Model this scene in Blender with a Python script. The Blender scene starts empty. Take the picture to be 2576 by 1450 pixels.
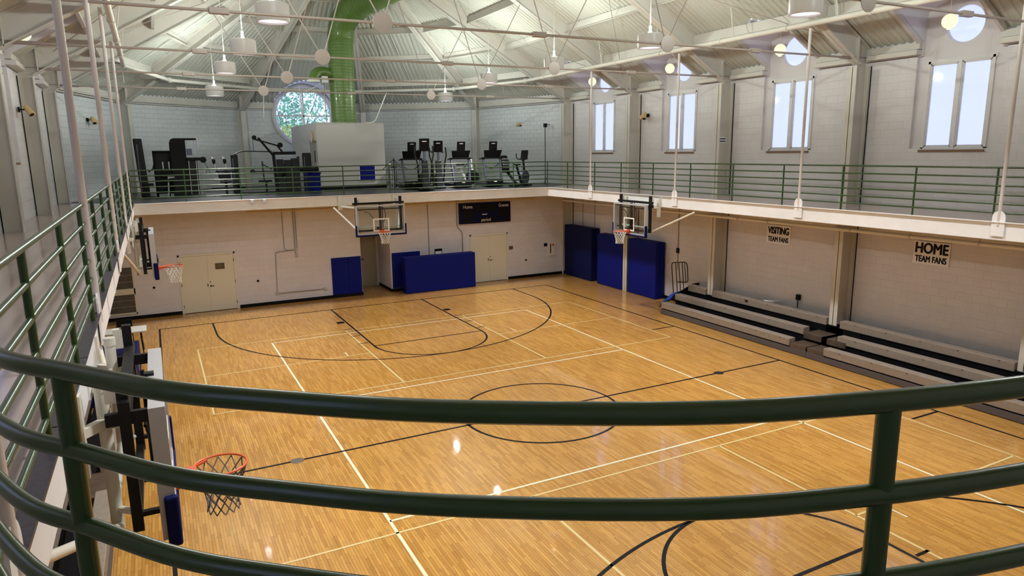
import bpy, math, random
from mathutils import Vector, Matrix
random.seed(7)
S = 0.3048            # every number below is in feet; vertices are scaled to metres
SC = bpy.context.scene
COL = SC.collection
R = math.radians
sin, cos, pi = math.sin, math.cos, math.pi

# ---------------------------------------------------------------- camera
cam_d = bpy.data.cameras.new('camera'); cam = bpy.data.objects.new('camera', cam_d); COL.objects.link(cam)
yaw, pit, rol = 0.4761, 0.1960, -0.0136
fw = Vector((sin(yaw) * cos(pit), cos(yaw) * cos(pit), -sin(pit)))
rt = Vector((cos(yaw), -sin(yaw), 0)); up = rt.cross(fw)
r2 = rt * cos(rol) + up * sin(rol); u2 = -rt * sin(rol) + up * cos(rol)
M = Matrix((r2, u2, -fw)).transposed().to_4x4()
M.translation = Vector((-24.4237, -42.8178, 19.2239)) * S
cam.matrix_world = M
cam_d.sensor_width = 36; cam_d.lens = 36 * 1730.18 / 2576; cam_d.clip_start = 0.05; cam_d.clip_end = 500
SC.camera = cam
SC.view_settings.view_transform = 'Standard'; SC.view_settings.look = 'None'
SC.view_settings.exposure = 1.38; SC.view_settings.gamma = 1.0
try: SC.view_settings.use_curve_mapping = False
except Exception: pass
SC.cycles.use_denoising = True
SC.cycles.max_bounces = 6; SC.cycles.diffuse_bounces = 4; SC.cycles.glossy_bounces = 3
SC.cycles.use_adaptive_sampling = True; SC.cycles.adaptive_threshold = 0.08; SC.cycles.adaptive_min_samples = 16
SC.cycles.transparent_max_bounces = 12; SC.cycles.sample_clamp_indirect = 6.0
SC.cycles.caustics_reflective = False; SC.cycles.caustics_refractive = False

# ---------------------------------------------------------------- world (bright overcast sky)
W = bpy.data.worlds.new('world'); SC.world = W; W.use_nodes = True
bg = W.node_tree.nodes['Background']; bg.inputs[0].default_value = (0.60, 0.65, 1.0, 1); bg.inputs[1].default_value = 0.64

LAMP_DOWN, LAMP_NECK = 76.0, 215.0
def area_light(name, loc, direction, sx, sy, power, color):
    l = bpy.data.lights.new(name, 'AREA'); l.shape = 'RECTANGLE'; l.size = sx * S; l.size_y = sy * S
    l.energy = power; l.color = color
    o = bpy.data.objects.new(name, l); COL.objects.link(o); o.location = Vector(loc) * S
    o.rotation_euler = Vector(direction).to_track_quat('-Z', 'Y').to_euler(); return o

# ---------------------------------------------------------------- materials
MAT = {}
def mat(name, color=(0.8, 0.8, 0.8), rough=0.5, metal=0.0, coat=0.0, emit=None, estr=0.0, noise=0.0, nscale=8.0, bump=0.0, bscale=200.0, spec=0.5):
    m = bpy.data.materials.new(name); m.use_nodes = True; nt = m.node_tree; b = nt.nodes['Principled BSDF']
    b.inputs['Base Color'].default_value = (*color, 1); b.inputs['Roughness'].default_value = rough
    b.inputs['Metallic'].default_value = metal; b.inputs['Coat Weight'].default_value = coat
    b.inputs['Specular IOR Level'].default_value = spec
    tc = nt.nodes.new('ShaderNodeTexCoord')
    if noise > 0:
        n = nt.nodes.new('ShaderNodeTexNoise'); n.inputs['Scale'].default_value = nscale; n.inputs['Detail'].default_value = 5
        nt.links.new(tc.outputs['Object'], n.inputs['Vector'])
        mr = nt.nodes.new('ShaderNodeMapRange'); mr.inputs[1].default_value = 0.3; mr.inputs[2].default_value = 0.7
        mr.inputs[3].default_value = 1 - noise; mr.inputs[4].default_value = 1 + noise * 0.5
        nt.links.new(n.outputs['Fac'], mr.inputs[0])
        mx = nt.nodes.new('ShaderNodeVectorMath'); mx.operation = 'SCALE'; mx.inputs[0].default_value = color
        nt.links.new(mr.outputs[0], mx.inputs['Scale']); nt.links.new(mx.outputs[0], b.inputs['Base Color'])
    if bump > 0:
        n2 = nt.nodes.new('ShaderNodeTexNoise'); n2.inputs['Scale'].default_value = bscale; n2.inputs['Detail'].default_value = 3
        nt.links.new(tc.outputs['Object'], n2.inputs['Vector'])
        bp = nt.nodes.new('ShaderNodeBump'); bp.inputs['Strength'].default_value = bump; bp.inputs['Distance'].default_value = 0.004
        nt.links.new(n2.outputs['Fac'], bp.inputs['Height']); nt.links.new(bp.outputs[0], b.inputs['Normal'])
    if emit:
        b.inputs['Emission Color'].default_value = (*emit, 1); b.inputs['Emission Strength'].default_value = estr
    MAT[name] = m; return m

def block_mat(name, color, mortar=0.90, bw=1.333, bh=0.667, bump=0.5):
    m = mat(name, color, rough=0.55); nt = m.node_tree; b = nt.nodes['Principled BSDF']
    uv = nt.nodes.new('ShaderNodeUVMap')
    br = nt.nodes.new('ShaderNodeTexBrick'); nt.links.new(uv.outputs[0], br.inputs['Vector'])
    br.inputs['Scale'].default_value = 1.0; br.inputs['Brick Width'].default_value = bw; br.inputs['Row Height'].default_value = bh
    br.inputs['Mortar Size'].default_value = 0.016; br.inputs['Mortar Smooth'].default_value = 0.6
    c1 = color; c2 = tuple(c * 0.965 for c in color); c3 = tuple(c * mortar for c in color)
    for k, c in ((1, c1), (2, c2), (3, c3)): br.inputs[k].default_value = (*c, 1)
    n = nt.nodes.new('ShaderNodeTexNoise'); n.inputs['Scale'].default_value = 0.7; n.inputs['Detail'].default_value = 4
    nt.links.new(uv.outputs[0], n.inputs['Vector'])
    mr = nt.nodes.new('ShaderNodeMapRange'); mr.inputs[3].default_value = 0.93; mr.inputs[4].default_value = 1.06; nt.links.new(n.outputs['Fac'], mr.inputs[0])
    vm = nt.nodes.new('ShaderNodeVectorMath'); vm.operation = 'SCALE'; nt.links.new(br.outputs['Color'], vm.inputs[0]); nt.links.new(mr.outputs[0], vm.inputs['Scale'])
    nt.links.new(vm.outputs[0], b.inputs['Base Color'])
    n3 = nt.nodes.new('ShaderNodeTexNoise'); n3.inputs['Scale'].default_value = 18; n3.inputs['Detail'].default_value = 4; nt.links.new(uv.outputs[0], n3.inputs['Vector'])
    ad = nt.nodes.new('ShaderNodeMath'); ad.operation = 'MULTIPLY_ADD'; nt.links.new(br.outputs['Fac'], ad.inputs[0]); ad.inputs[1].default_value = -1.0
    ml = nt.nodes.new('ShaderNodeMath'); ml.operation = 'MULTIPLY'; ml.inputs[1].default_value = 0.35; nt.links.new(n3.outputs['Fac'], ml.inputs[0]); nt.links.new(ml.outputs[0], ad.inputs[2])
    bp = nt.nodes.new('ShaderNodeBump'); bp.inputs['Strength'].default_value = bump; bp.inputs['Distance'].default_value = 0.012
    nt.links.new(ad.outputs[0], bp.inputs['Height']); nt.links.new(bp.outputs[0], b.inputs['Normal'])
    return m

def wood_mat():
    m = mat('maple floor', (0.5, 0.3, 0.14), rough=0.16); nt = m.node_tree; b = nt.nodes['Principled BSDF']
    uv = nt.nodes.new('ShaderNodeUVMap')
    br = nt.nodes.new('ShaderNodeTexBrick'); nt.links.new(uv.outputs[0], br.inputs['Vector'])
    br.offset = 0.37; br.offset_frequency = 2; br.squash = 0.8; br.squash_frequency = 3
    br.inputs['Scale'].default_value = 1.0; br.inputs['Brick Width'].default_value = 1.7; br.inputs['Row Height'].default_value = 0.15
    br.inputs['Mortar Size'].default_value = 0.007; br.inputs['Mortar Smooth'].default_value = 0.3; br.inputs['Bias'].default_value = -0.1
    br.inputs[1].default_value = (0.53, 0.285, 0.070, 1); br.inputs[2].default_value = (0.39, 0.185, 0.036, 1); br.inputs[3].default_value = (0.14, 0.055, 0.014, 1)
    # per-strip shade: noise stretched along the strips
    mp = nt.nodes.new('ShaderNodeMapping'); mp.inputs['Scale'].default_value = (0.4, 6.6, 1); nt.links.new(uv.outputs[0], mp.inputs[0])
    n = nt.nodes.new('ShaderNodeTexNoise'); n.inputs['Scale'].default_value = 1.0; n.inputs['Detail'].default_value = 3; nt.links.new(mp.outputs[0], n.inputs['Vector'])
    mr = nt.nodes.new('ShaderNodeMapRange'); mr.inputs[1].default_value = 0.25; mr.inputs[2].default_value = 0.75; mr.inputs[3].default_value = 0.84; mr.inputs[4].default_value = 1.14; nt.links.new(n.outputs['Fac'], mr.inputs[0])
    vm = nt.nodes.new('ShaderNodeVectorMath'); vm.operation = 'SCALE'; nt.links.new(br.outputs['Color'], vm.inputs[0]); nt.links.new(mr.outputs[0], vm.inputs['Scale'])
    nb = nt.nodes.new('ShaderNodeTexNoise'); nb.inputs['Scale'].default_value = 0.13; nb.inputs['Detail'].default_value = 4; nt.links.new(uv.outputs[0], nb.inputs['Vector'])
    mb = nt.nodes.new('ShaderNodeMapRange'); mb.inputs[3].default_value = 0.85; mb.inputs[4].default_value = 1.15; nt.links.new(nb.outputs['Fac'], mb.inputs[0])
    v2 = nt.nodes.new('ShaderNodeVectorMath'); v2.operation = 'SCALE'; nt.links.new(vm.outputs[0], v2.inputs[0]); nt.links.new(mb.outputs[0], v2.inputs['Scale'])
    # dark grain flecks
    mp2 = nt.nodes.new('ShaderNodeMapping'); mp2.inputs['Scale'].default_value = (1.6, 16, 1); nt.links.new(uv.outputs[0], mp2.inputs[0])
    n2 = nt.nodes.new('ShaderNodeTexNoise'); n2.inputs['Scale'].default_value = 1.0; n2.inputs['Detail'].default_value = 2; nt.links.new(mp2.outputs[0], n2.inputs['Vector'])
    m2 = nt.nodes.new('ShaderNodeMapRange'); m2.inputs[1].default_value = 0.66; m2.inputs[2].default_value = 0.74; m2.inputs[3].default_value = 1; m2.inputs[4].default_value = 0.5; nt.links.new(n2.outputs['Fac'], m2.inputs[0])
    v3 = nt.nodes.new('ShaderNodeVectorMath'); v3.operation = 'SCALE'; nt.links.new(v2.outputs[0], v3.inputs[0]); nt.links.new(m2.outputs[0], v3.inputs['Scale'])
    nt.links.new(v3.outputs[0], b.inputs['Base Color'])
    n4 = nt.nodes.new('ShaderNodeTexNoise'); n4.inputs['Scale'].default_value = 2.2; n4.inputs['Detail'].default_value = 3; nt.links.new(uv.outputs[0], n4.inputs['Vector'])
    ad = nt.nodes.new('ShaderNodeMath'); ad.operation = 'MULTIPLY_ADD'; nt.links.new(br.outputs['Fac'], ad.inputs[0]); ad.inputs[1].default_value = -0.15; nt.links.new(n4.outputs['Fac'], ad.inputs[2])
    bp = nt.nodes.new('ShaderNodeBump'); bp.inputs['Strength'].default_value = 0.06; bp.inputs['Distance'].default_value = 0.01; nt.links.new(ad.outputs[0], bp.inputs['Height']); nt.links.new(bp.outputs[0], b.inputs['Normal'])
    b.inputs['Coat Weight'].default_value = 0.75; b.inputs['Coat Roughness'].default_value = 0.05; b.inputs['Coat IOR'].default_value = 1.5; b.inputs['Specular IOR Level'].default_value = 0.15
    nt.links.new(bp.outputs[0], b.inputs['Coat Normal'])
    b.inputs['Roughness'].default_value = 0.3
    return m

def glass_mat(name, tint, mixf, frost=0.0):
    m = bpy.data.materials.new(name); m.use_nodes = True; nt = m.node_tree; nt.nodes.clear()
    o = nt.nodes.new('ShaderNodeOutputMaterial'); t = nt.nodes.new('ShaderNodeBsdfTransparent'); t.inputs[0].default_value = (*tint, 1)
    g = nt.nodes.new('ShaderNodeBsdfGlossy'); g.inputs['Roughness'].default_value = 0.03; g.inputs[0].default_value = (1, 1, 1, 1)
    mx = nt.nodes.new('ShaderNodeMixShader'); mx.inputs[0].default_value = mixf
    src = t
    if frost > 0:
        d = nt.nodes.new('ShaderNodeBsdfTranslucent'); d.inputs[0].default_value = (0.9, 0.92, 1, 1)
        m1 = nt.nodes.new('ShaderNodeMixShader'); m1.inputs[0].default_value = frost; nt.links.new(t.outputs[0], m1.inputs[1]); nt.links.new(d.outputs[0], m1.inputs[2]); src = m1
    nt.links.new(src.outputs[0], mx.inputs[1]); nt.links.new(g.outputs[0], mx.inputs[2]); nt.links.new(mx.outputs[0], o.inputs[0])
    MAT[name] = m; return m

WALLC = (0.72, 0.70, 0.735)
block_mat('block wall', WALLC); block_mat('block wall lower daylit', (0.73, 0.72, 0.80), mortar=0.93)  # lower walls: lavender daylight tint and extra brightness put into the paint colour
block_mat('block wall apse', (0.66, 0.69, 0.73), mortar=0.80, bump=0.8)
mat('plaster', (0.56, 0.545, 0.53), 0.6, bump=0.1, bscale=30)
mat('smooth wall', (0.68, 0.66, 0.69), 0.6)
wood_mat()
mat('line black', (0.004, 0.004, 0.006), 0.5, coat=0.25, spec=0.1); mat('line white', (0.66, 0.64, 0.47), 0.4, coat=0.5, spec=0.1); mat('line yellow', (0.62, 0.50, 0.24), 0.4, coat=0.5, spec=0.1)
for _n in ('line black', 'line white', 'line yellow'): MAT[_n].node_tree.nodes['Principled BSDF'].inputs['Coat Roughness'].default_value = 0.05
mat('steel paint', (0.63, 0.605, 0.56), 0.5, noise=0.05, nscale=1.5)
mat('deck paint', (0.54, 0.55, 0.50), 0.6)
mat('fascia paint', (0.84, 0.84, 0.86), 0.5, noise=0.05, nscale=3)
mat('green paint', (0.020, 0.056, 0.012), 0.3, coat=0.3, bump=0.05, bscale=60)
mat('hanger paint', (0.66, 0.60, 0.58), 0.32, bump=0.03, bscale=40)
mat('tie paint', (0.36, 0.30, 0.275), 0.4)
mat('track floor', (0.44, 0.36, 0.33), 0.13, noise=0.12, nscale=0.6)
mat('rubber', (0.025, 0.027, 0.03), 0.35, noise=0.3, nscale=4)
mat('track nosing', (0.05, 0.045, 0.06), 0.4, noise=0.4, nscale=30)
mat('navy vinyl', (0.003, 0.010, 0.19), 0.6, bump=0.05, bscale=25, spec=0.15)
mat('dark navy vinyl', (0.002, 0.006, 0.065), 0.6, bump=0.05, bscale=25, spec=0.15)
mat('blue tarp', (0.015, 0.07, 0.42), 0.35, bump=0.5, bscale=12)
mat('navy board', (0.003, 0.005, 0.055), 0.5, spec=0.15)
mat('black', (0.004, 0.004, 0.005), 0.6, spec=0.2); mat('black gloss', (0.005, 0.005, 0.006), 0.3, spec=0.3); mat('black metal', (0.006, 0.006, 0.007), 0.45, spec=0.3)
mat('charcoal', (0.013, 0.014, 0.018), 0.5, spec=0.25)
mat('steel blue grey', (0.09, 0.10, 0.15), 0.4, metal=0.5)
mat('chrome', (0.75, 0.75, 0.78), 0.15, metal=1.0); mat('aluminium', (0.45, 0.44, 0.43), 0.4, metal=0.7)
mat('silver paint', (0.55, 0.55, 0.57), 0.35, metal=0.3)
mat('orange', (0.62, 0.10, 0.035), 0.4); mat('net cord', (0.72, 0.70, 0.66), 0.8); mat('net cord grey', (0.16, 0.155, 0.16), 0.8)
mat('white enamel', (0.80, 0.79, 0.76), 0.35)
mat('off white', (0.70, 0.68, 0.60), 0.45); mat('door paint', (0.74, 0.73, 0.64), 0.42)
mat('door paint grey', (0.40, 0.39, 0.34), 0.42)
mat('frame white', (0.70, 0.69, 0.71), 0.4)
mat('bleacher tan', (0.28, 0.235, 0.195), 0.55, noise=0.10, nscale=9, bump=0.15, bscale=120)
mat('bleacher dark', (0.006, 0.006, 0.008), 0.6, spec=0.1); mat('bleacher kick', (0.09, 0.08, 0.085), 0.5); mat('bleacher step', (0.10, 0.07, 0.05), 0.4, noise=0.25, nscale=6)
mat('duct green', (0.11, 0.20, 0.042), 0.36, coat=0.3)
mat('lamp shade', (0.66, 0.65, 0.66), 0.35); mat('sign white', (0.88, 0.88, 0.95), 0.4)
mat('plaque brown', (0.10, 0.08, 0.055), 0.4)
mat('amber plastic', (0.60, 0.43, 0.20), 0.35)
mat('sill brown', (0.22, 0.12, 0.07), 0.5)
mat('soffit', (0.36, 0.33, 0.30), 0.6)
mat('conduit', (0.30, 0.27, 0.24), 0.4, metal=0.2)
mat('table top', (0.60, 0.61, 0.55), 0.45)
mat('louvre grey', (0.10, 0.10, 0.09), 0.25, noise=0.2, nscale=6)
mat('red', (0.55, 0.03, 0.03), 0.5)
mat('lens', (0.9, 0.9, 0.95), 0.3, emit=(0.95, 0.93, 1.0), estr=0.45)
mat('lamp neck', (0.9, 0.95, 0.9), 0.3, emit=(0.85, 1.0, 0.9), estr=1.4)
mat('globe', (0.30, 0.30, 0.22), 0.4, emit=(1.0, 0.97, 0.66), estr=0.36)
mat('lit trim glow', (0.9, 0.9, 0.95), 0.3, emit=(0.95, 0.95, 1.0), estr=2.0)  # glow standing in for light on the dormer trim, not a lamp
mat('foliage', (0.25, 0.62, 0.36), 0.8, noise=0.5, nscale=1.5); mat('foliage light', (0.62, 0.78, 0.25), 0.8, noise=0.4, nscale=1.5); mat('bark', (0.10, 0.07, 0.05), 0.8)
glass_mat('clear glass', (0.93, 0.97, 0.96), 0.07); glass_mat('window glass', (0.96, 0.98, 1), 0.05); glass_mat('frosted glass', (0.9, 0.92, 1.0), 0.05, 0.35)

MAT['green paint'].node_tree.nodes['Principled BSDF'].inputs['Coat Roughness'].default_value = 0.22
# ---------------------------------------------------------------- object helpers
ORIG = {}
def tag(o, label=None, cat=None, group=None, kind=None):
    if label: o['label'] = label
    if cat: o['category'] = cat
    if group: o['group'] = group
    if kind: o['kind'] = kind
    return o
def thing(name, label, cat, loc=(0, 0, 0), group=None, rz=0):
    o = bpy.data.objects.new(name, None); COL.objects.link(o); o.location = Vector(loc) * S; o.rotation_euler = (0, 0, rz)
    o.empty_display_size = 0.1; ORIG[o] = Vector(loc); return tag(o, label, cat, group)
def origin_of(p):
    while p is not None:
        if p in ORIG: return ORIG[p]
        p = p.parent
    return Vector((0, 0, 0))
def dup(root, loc=None, rz=None, label=None, group=None):
    def cp(o, par):
        c = o.copy(); COL.objects.link(c); c.parent = par
        for ch in list(o.children): cp(ch, c)
        return c
    kids = list(root.children); r = root.copy(); COL.objects.link(r)
    for k in kids: cp(k, r)
    if loc is not None: r.location = Vector(loc) * S
    if rz is not None: r.rotation_euler = (0, 0, rz)
    if label: r['label'] = label
    if group: r['group'] = group
    return r

class MB:
    def __init__(s): s.v = []; s.f = []; s.uv = {}
    def add(s, vs, fs):
        k = len(s.v); s.v += [Vector(p) for p in vs]; s.f += [tuple(i + k for i in f) for f in fs]; return s
    def quad(s, a, b, c, d, uv=None):
        s.add([a, b, c, d], [(0, 1, 2, 3)])
        if uv: s.uv[len(s.f) - 1] = uv
        return s
    def box(s, x0, y0, z0, x1, y1, z1):
        if x0 > x1: x0, x1 = x1, x0
        if y0 > y1: y0, y1 = y1, y0
        if z0 > z1: z0, z1 = z1, z0
        return s.add([(x0, y0, z0), (x1, y0, z0), (x1, y1, z0), (x0, y1, z0), (x0, y0, z1), (x1, y0, z1), (x1, y1, z1), (x0, y1, z1)],
                     [(3, 2, 1, 0), (4, 5, 6, 7), (0, 1, 5, 4), (1, 2, 6, 5), (2, 3, 7, 6), (3, 0, 4, 7)])
    def bar(s, a, b, w, h, upv=(0, 0, 1)):      # box beam from a to b, w sideways, h along up
        a = Vector(a); b = Vector(b); d = (b - a).normalized(); u = Vector(upv); sd = d.cross(u)
        if sd.length < 1e-4: u = Vector((0, 1, 0)); sd = d.cross(u)
        sd.normalize(); u = sd.cross(d).normalized(); vs = []
        for p in (a, b):
            for x, y in ((-1, -1), (1, -1), (1, 1), (-1, 1)): vs.append(p + sd * (x * w / 2) + u * (y * h / 2))
        return s.add(vs, [(0, 1, 2, 3), (7, 6, 5, 4), (0, 4, 5, 1), (1, 5, 6, 2), (2, 6, 7, 3), (3, 7, 4, 0)])
    def tube(s, pts, r, n=10, closed=False, caps=True):
        pts = [Vector(p) for p in pts]; N = len(pts); vs = []; prev = None
        rr = r if isinstance(r, (list, tuple)) else [r] * N
        for i, p in enumerate(pts):
            if closed: t = pts[(i + 1) % N] - pts[i - 1]
            else: t = pts[min(i + 1, N - 1)] - pts[max(i - 1, 0)]
            t.normalize()
            if prev is None:
                ref = Vector((0, 0, 1)) if abs(t.z) < 0.9 else Vector((1, 0, 0)); a = t.cross(ref).normalized()
            else:
                a = (prev - t * prev.dot(t)).normalized()
            prev = a; b = t.cross(a)
            for k in range(n): vs.append(p + a * (rr[i] * cos(2 * pi * k / n)) + b * (rr[i] * sin(2 * pi * k / n)))
        fs = []
        for i in range(N if closed else N - 1):
            j = (i + 1) % N
            for k in range(n): fs.append((i * n + k, i * n + (k + 1) % n, j * n + (k + 1) % n, j * n + k))
        if not closed and caps: fs += [tuple(range(n - 1, -1, -1)), tuple((N - 1) * n + k for k in range(n))]
        return s.add(vs, fs)
    def cyl(s, a, b, r, n=20, r1=None): return s.tube([a, b], [r, r if r1 is None else r1], n)
    def lathe(s, prof, c=(0, 0, 0), n=28):
        vs = []; fs = []; m = len(prof)
        for r, z in prof:
            for k in range(n): vs.append((c[0] + r * cos(2 * pi * k / n), c[1] + r * sin(2 * pi * k / n), c[2] + z))
        for i in range(m - 1):
            for k in range(n): fs.append((i * n + k, i * n + (k + 1) % n, (i + 1) * n + (k + 1) % n, (i + 1) * n + k))
        return s.add(vs, fs)
    def sphere(s, c, r, n=20, m=12, sc=(1, 1, 1)):
        vs = []; fs = []
        for i in range(m + 1):
            a = pi * i / m
            for k in range(n): vs.append((c[0] + sc[0] * r * sin(a) * cos(2 * pi * k / n), c[1] + sc[1] * r * sin(a) * sin(2 * pi * k / n), c[2] + sc[2] * r * cos(a)))
        for i in range(m):
            for k in range(n): fs.append((i * n + k, (i + 1) * n + k, (i + 1) * n + (k + 1) % n, i * n + (k + 1) % n))
        return s.add(vs, fs)
    def prism(s, poly, a, b):                    # poly: list of 3D points; extruded by vector b-a
        d = Vector(b) - Vector(a); n = len(poly); vs = [Vector(p) for p in poly] + [Vector(p) + d for p in poly]
        return s.add(vs, [tuple(range(n - 1, -1, -1)), tuple(range(n, 2 * n))] + [(i, (i + 1) % n, n + (i + 1) % n, n + i) for i in range(n)])
    def build(s, name, m, parent=None, smooth=False, bevel=0.0, world=True):
        o0 = origin_of(parent) if world else Vector((0, 0, 0))
        me = bpy.data.meshes.new(name); me.from_pydata([tuple((v - o0) * S) for v in s.v], [], s.f)
        if s.uv or (m in ('block wall', 'block wall lower daylit', 'block wall apse', 'maple floor')):
            ul = me.uv_layers.new(name='UVMap')
            for pi_, p in enumerate(me.polygons):
                if pi_ in s.uv:
                    for li, c in zip(p.loop_indices, s.uv[pi_]): ul.data[li].uv = c
                else:
                    nx, ny, nz = p.normal
                    tl = math.hypot(nx, ny)
                    for li in p.loop_indices:
                        v = s.v[me.loops[li].vertex_index]
                        if m == 'maple floor' or tl < 0.3: c = (v.y, v.x)
                        else: c = ((v.x * -ny + v.y * nx) / tl, v.z)
                        ul.data[li].uv = c
        if smooth:
            me.polygons.foreach_set('use_smooth', [True] * len(me.polygons))
            try: me.set_sharp_from_angle(angle=R(38))
            except Exception: pass
        me.materials.append(MAT[m]); me.update()
        o = bpy.data.objects.new(name, me); COL.objects.link(o)
        if parent is not None: o.parent = parent
        if bevel > 0:
            bm = o.modifiers.new('edge', 'BEVEL'); bm.width = bevel * S; bm.segments = 2; bm.limit_method = 'ANGLE'; bm.angle_limit = R(40)
        return o
def struct(name, mb, m, parent=None, **k):
    o = mb.build(name, m, parent, **k)
    if parent is None: o['kind'] = 'structure'
    return o
def text(name, body, m, parent, loc, rot, size, sx=1.0, ext=0.01, off=0.0, align='CENTER', bold=0.0):
    c = bpy.data.curves.new(name, 'FONT'); c.body = body; c.size = size * S; c.extrude = ext * S; c.align_x = align; c.align_y = 'CENTER'; c.offset = off * S
    tmp = bpy.data.objects.new(name + '_source', c); COL.objects.link(tmp); bpy.context.view_layer.update()
    me = bpy.data.meshes.new_from_object(tmp.evaluated_get(bpy.context.evaluated_depsgraph_get())); bpy.data.objects.remove(tmp); me.materials.clear(); me.materials.append(MAT[m])
    if bold:
        vs = [v.co.copy() for v in me.vertices]; fs = [tuple(p.vertices) for p in me.polygons]; nv = len(vs); V2 = []; F2 = []
        for q_, (ax, ay) in enumerate(((-1, 0), (1, 0), (0, 0.6), (0, -0.6), (0, 0))):
            V2 += [(v.x + ax * bold * S, v.y + ay * bold * S, v.z + q_ * 0.0002) for v in vs]; F2 += [tuple(i + q_ * nv for i in f) for f in fs]
        me = bpy.data.meshes.new(name); me.from_pydata(V2, [], F2); me.materials.append(MAT[m])
    o = bpy.data.objects.new(name, me); COL.objects.link(o)
    o.parent = parent; o.location = (Vector(loc) - origin_of(parent)) * S; o.rotation_euler = rot; o.scale = (sx, 1, 1); return o

# ---------------------------------------------------------------- building numbers (feet)
BAY = 16.533; YA = 3 * BAY           # frames at k*BAY, apse starts at YA
XW = 34.0; XI = 32.2                 # wall plane, inner face of the columns
XF = 26.5; YF = 44.2; YN = -41.0     # balcony edge
ZT, ZB, ZR = 14.1, 12.85, 17.72      # balcony floor, fascia underside, top rail
SL = 0.585
def zd(x): return 27.8 + SL * (34 - abs(x))      # underside of the roof deck
def zr_(x): return 26.5 + SL * (32.6 - abs(x))   # underside of a rafter

# ================================================================ SHELL
# gym floor + court lines
fl = struct('floor', MB().quad((-34, -50, 0), (34, -50, 0), (34, 49.6, 0), (-34, 49.6, 0)).quad((0, 49.6, 0), (4.15, 49.6, 0), (4.15, 55.5, 0), (0, 55.5, 0)), 'maple floor')
LZ = 0.012
def line(mb, a, b, w=0.2):
    a = Vector((a[0], a[1], LZ)); b = Vector((b[0], b[1], LZ)); d = (b - a).normalized(); n = Vector((-d.y, d.x, 0)) * (w / 2)
    mb.quad(a - n, b - n, b + n, a + n)
def arc(mb, c, r, a0, a1, n=64, w=0.2):
    for i in range(n):
        t0 = a0 + (a1 - a0) * i / n; t1 = a0 + (a1 - a0) * (i + 1) / n
        P = lambda t, rr: (c[0] + rr * cos(t), c[1] + rr * sin(t), LZ)
        mb.quad(P(t0, r - w / 2), P(t0, r + w / 2), P(t1, r + w / 2), P(t1, r - w / 2))
CY, CX = 42.6, 25.3
k = MB()
for sx in (-1, 1): line(k, (sx * CX, -CY), (sx * CX, CY))
for sy in (-1, 1):
    line(k, (-CX, sy * CY), (CX, sy * CY))
    for sx in (-1, 1):
        line(k, (sx * 6, sy * CY), (sx * 6, sy * (CY - 19)))
        line(k, (sx * 19.75, sy * CY), (sx * 19.75, sy * (CY - 5.25)))
        for q, (d, w) in enumerate(((7.4, 0.9), (11.0, 0.17), (14.2, 0.17), (17.4, 0.17))):
            line(k, (sx * 6.2, sy * (CY - d)), (sx * (6.2 + (0.85 if q == 0 else 0.95)), sy * (CY - d)), w)
    line(k, (-6, sy * (CY - 19)), (6, sy * (CY - 19)))
    a0 = pi if sy > 0 else 0
    arc(k, (0, sy * (CY - 19)), 6, a0, a0 + pi); arc(k, (0, sy * (CY - 5.25)), 19.75, a0, a0 + pi, 96)
    line(k, (CX, sy * (CY - 28)), (CX - 3, sy * (CY - 28)))
arc(k, (0, 0), 6, 0, 2 * pi, 96); line(k, (-CX, 0), (CX, 0))
k.build('court_line', 'line black', fl)
k = MB()
for sx in (-1, 1): line(k, (sx * 15, -30), (sx * 15, 30), 0.17)
for y in (-30, -10, 10, 30): line(k, (-15, y), (15, y), 0.17)
for sx in (-1, 1):
    for sy in (-1, 1): line(k, (sx * 9.2 , sy * 22.8), (sx * 9.2, sy * 21.6), 0.12)
k.build('court_line', 'line white', fl)
k = MB()
for sy in (-1, 1):
    for y in (11.3, 31.3): line(k, (-22, sy * y), (22, sy * y), 0.14)
    for x in (-22, -7, 7, 22): line(k, (x, sy * 11.3), (x, sy * 31.3), 0.14 if abs(x) > 8 else 0.16)
    for sx in (-1, 1): line(k, (sx * 7, sy * 21.4), (sx * 22, sy * 21.4), 0.14)
k.build('court_line', 'line yellow', fl)
for x in (-17.95, 17.85):
    MB().lathe([(0, 0.022), (0.36, 0.022), (0.42, 0.012)], (x, 0, 0), 24).build('sleeve_cover', 'charcoal' if x > 0 else 'plaque brown', fl)

# lower walls
struct('wall_right', MB().quad((34, 49.6, 0), (34, -50, 0), (34, -50, 14), (34, 49.6, 14)), 'block wall lower daylit')
struct('wall_left', MB().quad((-34, -50, 0), (-34, 49.6, 0), (-34, 49.6, 14), (-34, -50, 14)), 'block wall')
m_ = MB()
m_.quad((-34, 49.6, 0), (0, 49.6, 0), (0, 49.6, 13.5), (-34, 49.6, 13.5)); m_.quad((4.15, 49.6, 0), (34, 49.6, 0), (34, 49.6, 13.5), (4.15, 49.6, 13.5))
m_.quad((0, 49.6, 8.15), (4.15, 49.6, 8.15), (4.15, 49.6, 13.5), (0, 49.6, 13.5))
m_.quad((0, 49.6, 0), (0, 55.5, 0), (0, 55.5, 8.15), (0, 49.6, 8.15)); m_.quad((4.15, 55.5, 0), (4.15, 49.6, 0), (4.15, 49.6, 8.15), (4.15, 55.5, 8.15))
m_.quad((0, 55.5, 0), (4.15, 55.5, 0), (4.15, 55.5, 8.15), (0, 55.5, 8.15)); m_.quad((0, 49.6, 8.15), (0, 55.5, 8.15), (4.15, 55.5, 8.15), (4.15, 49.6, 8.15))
struct('wall_far', m_, 'block wall lower daylit')
struct('wall_near', MB().quad((34, -50, 0), (-34, -50, 0), (-34, -50, 48), (34, -50, 48)), 'block wall')
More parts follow.
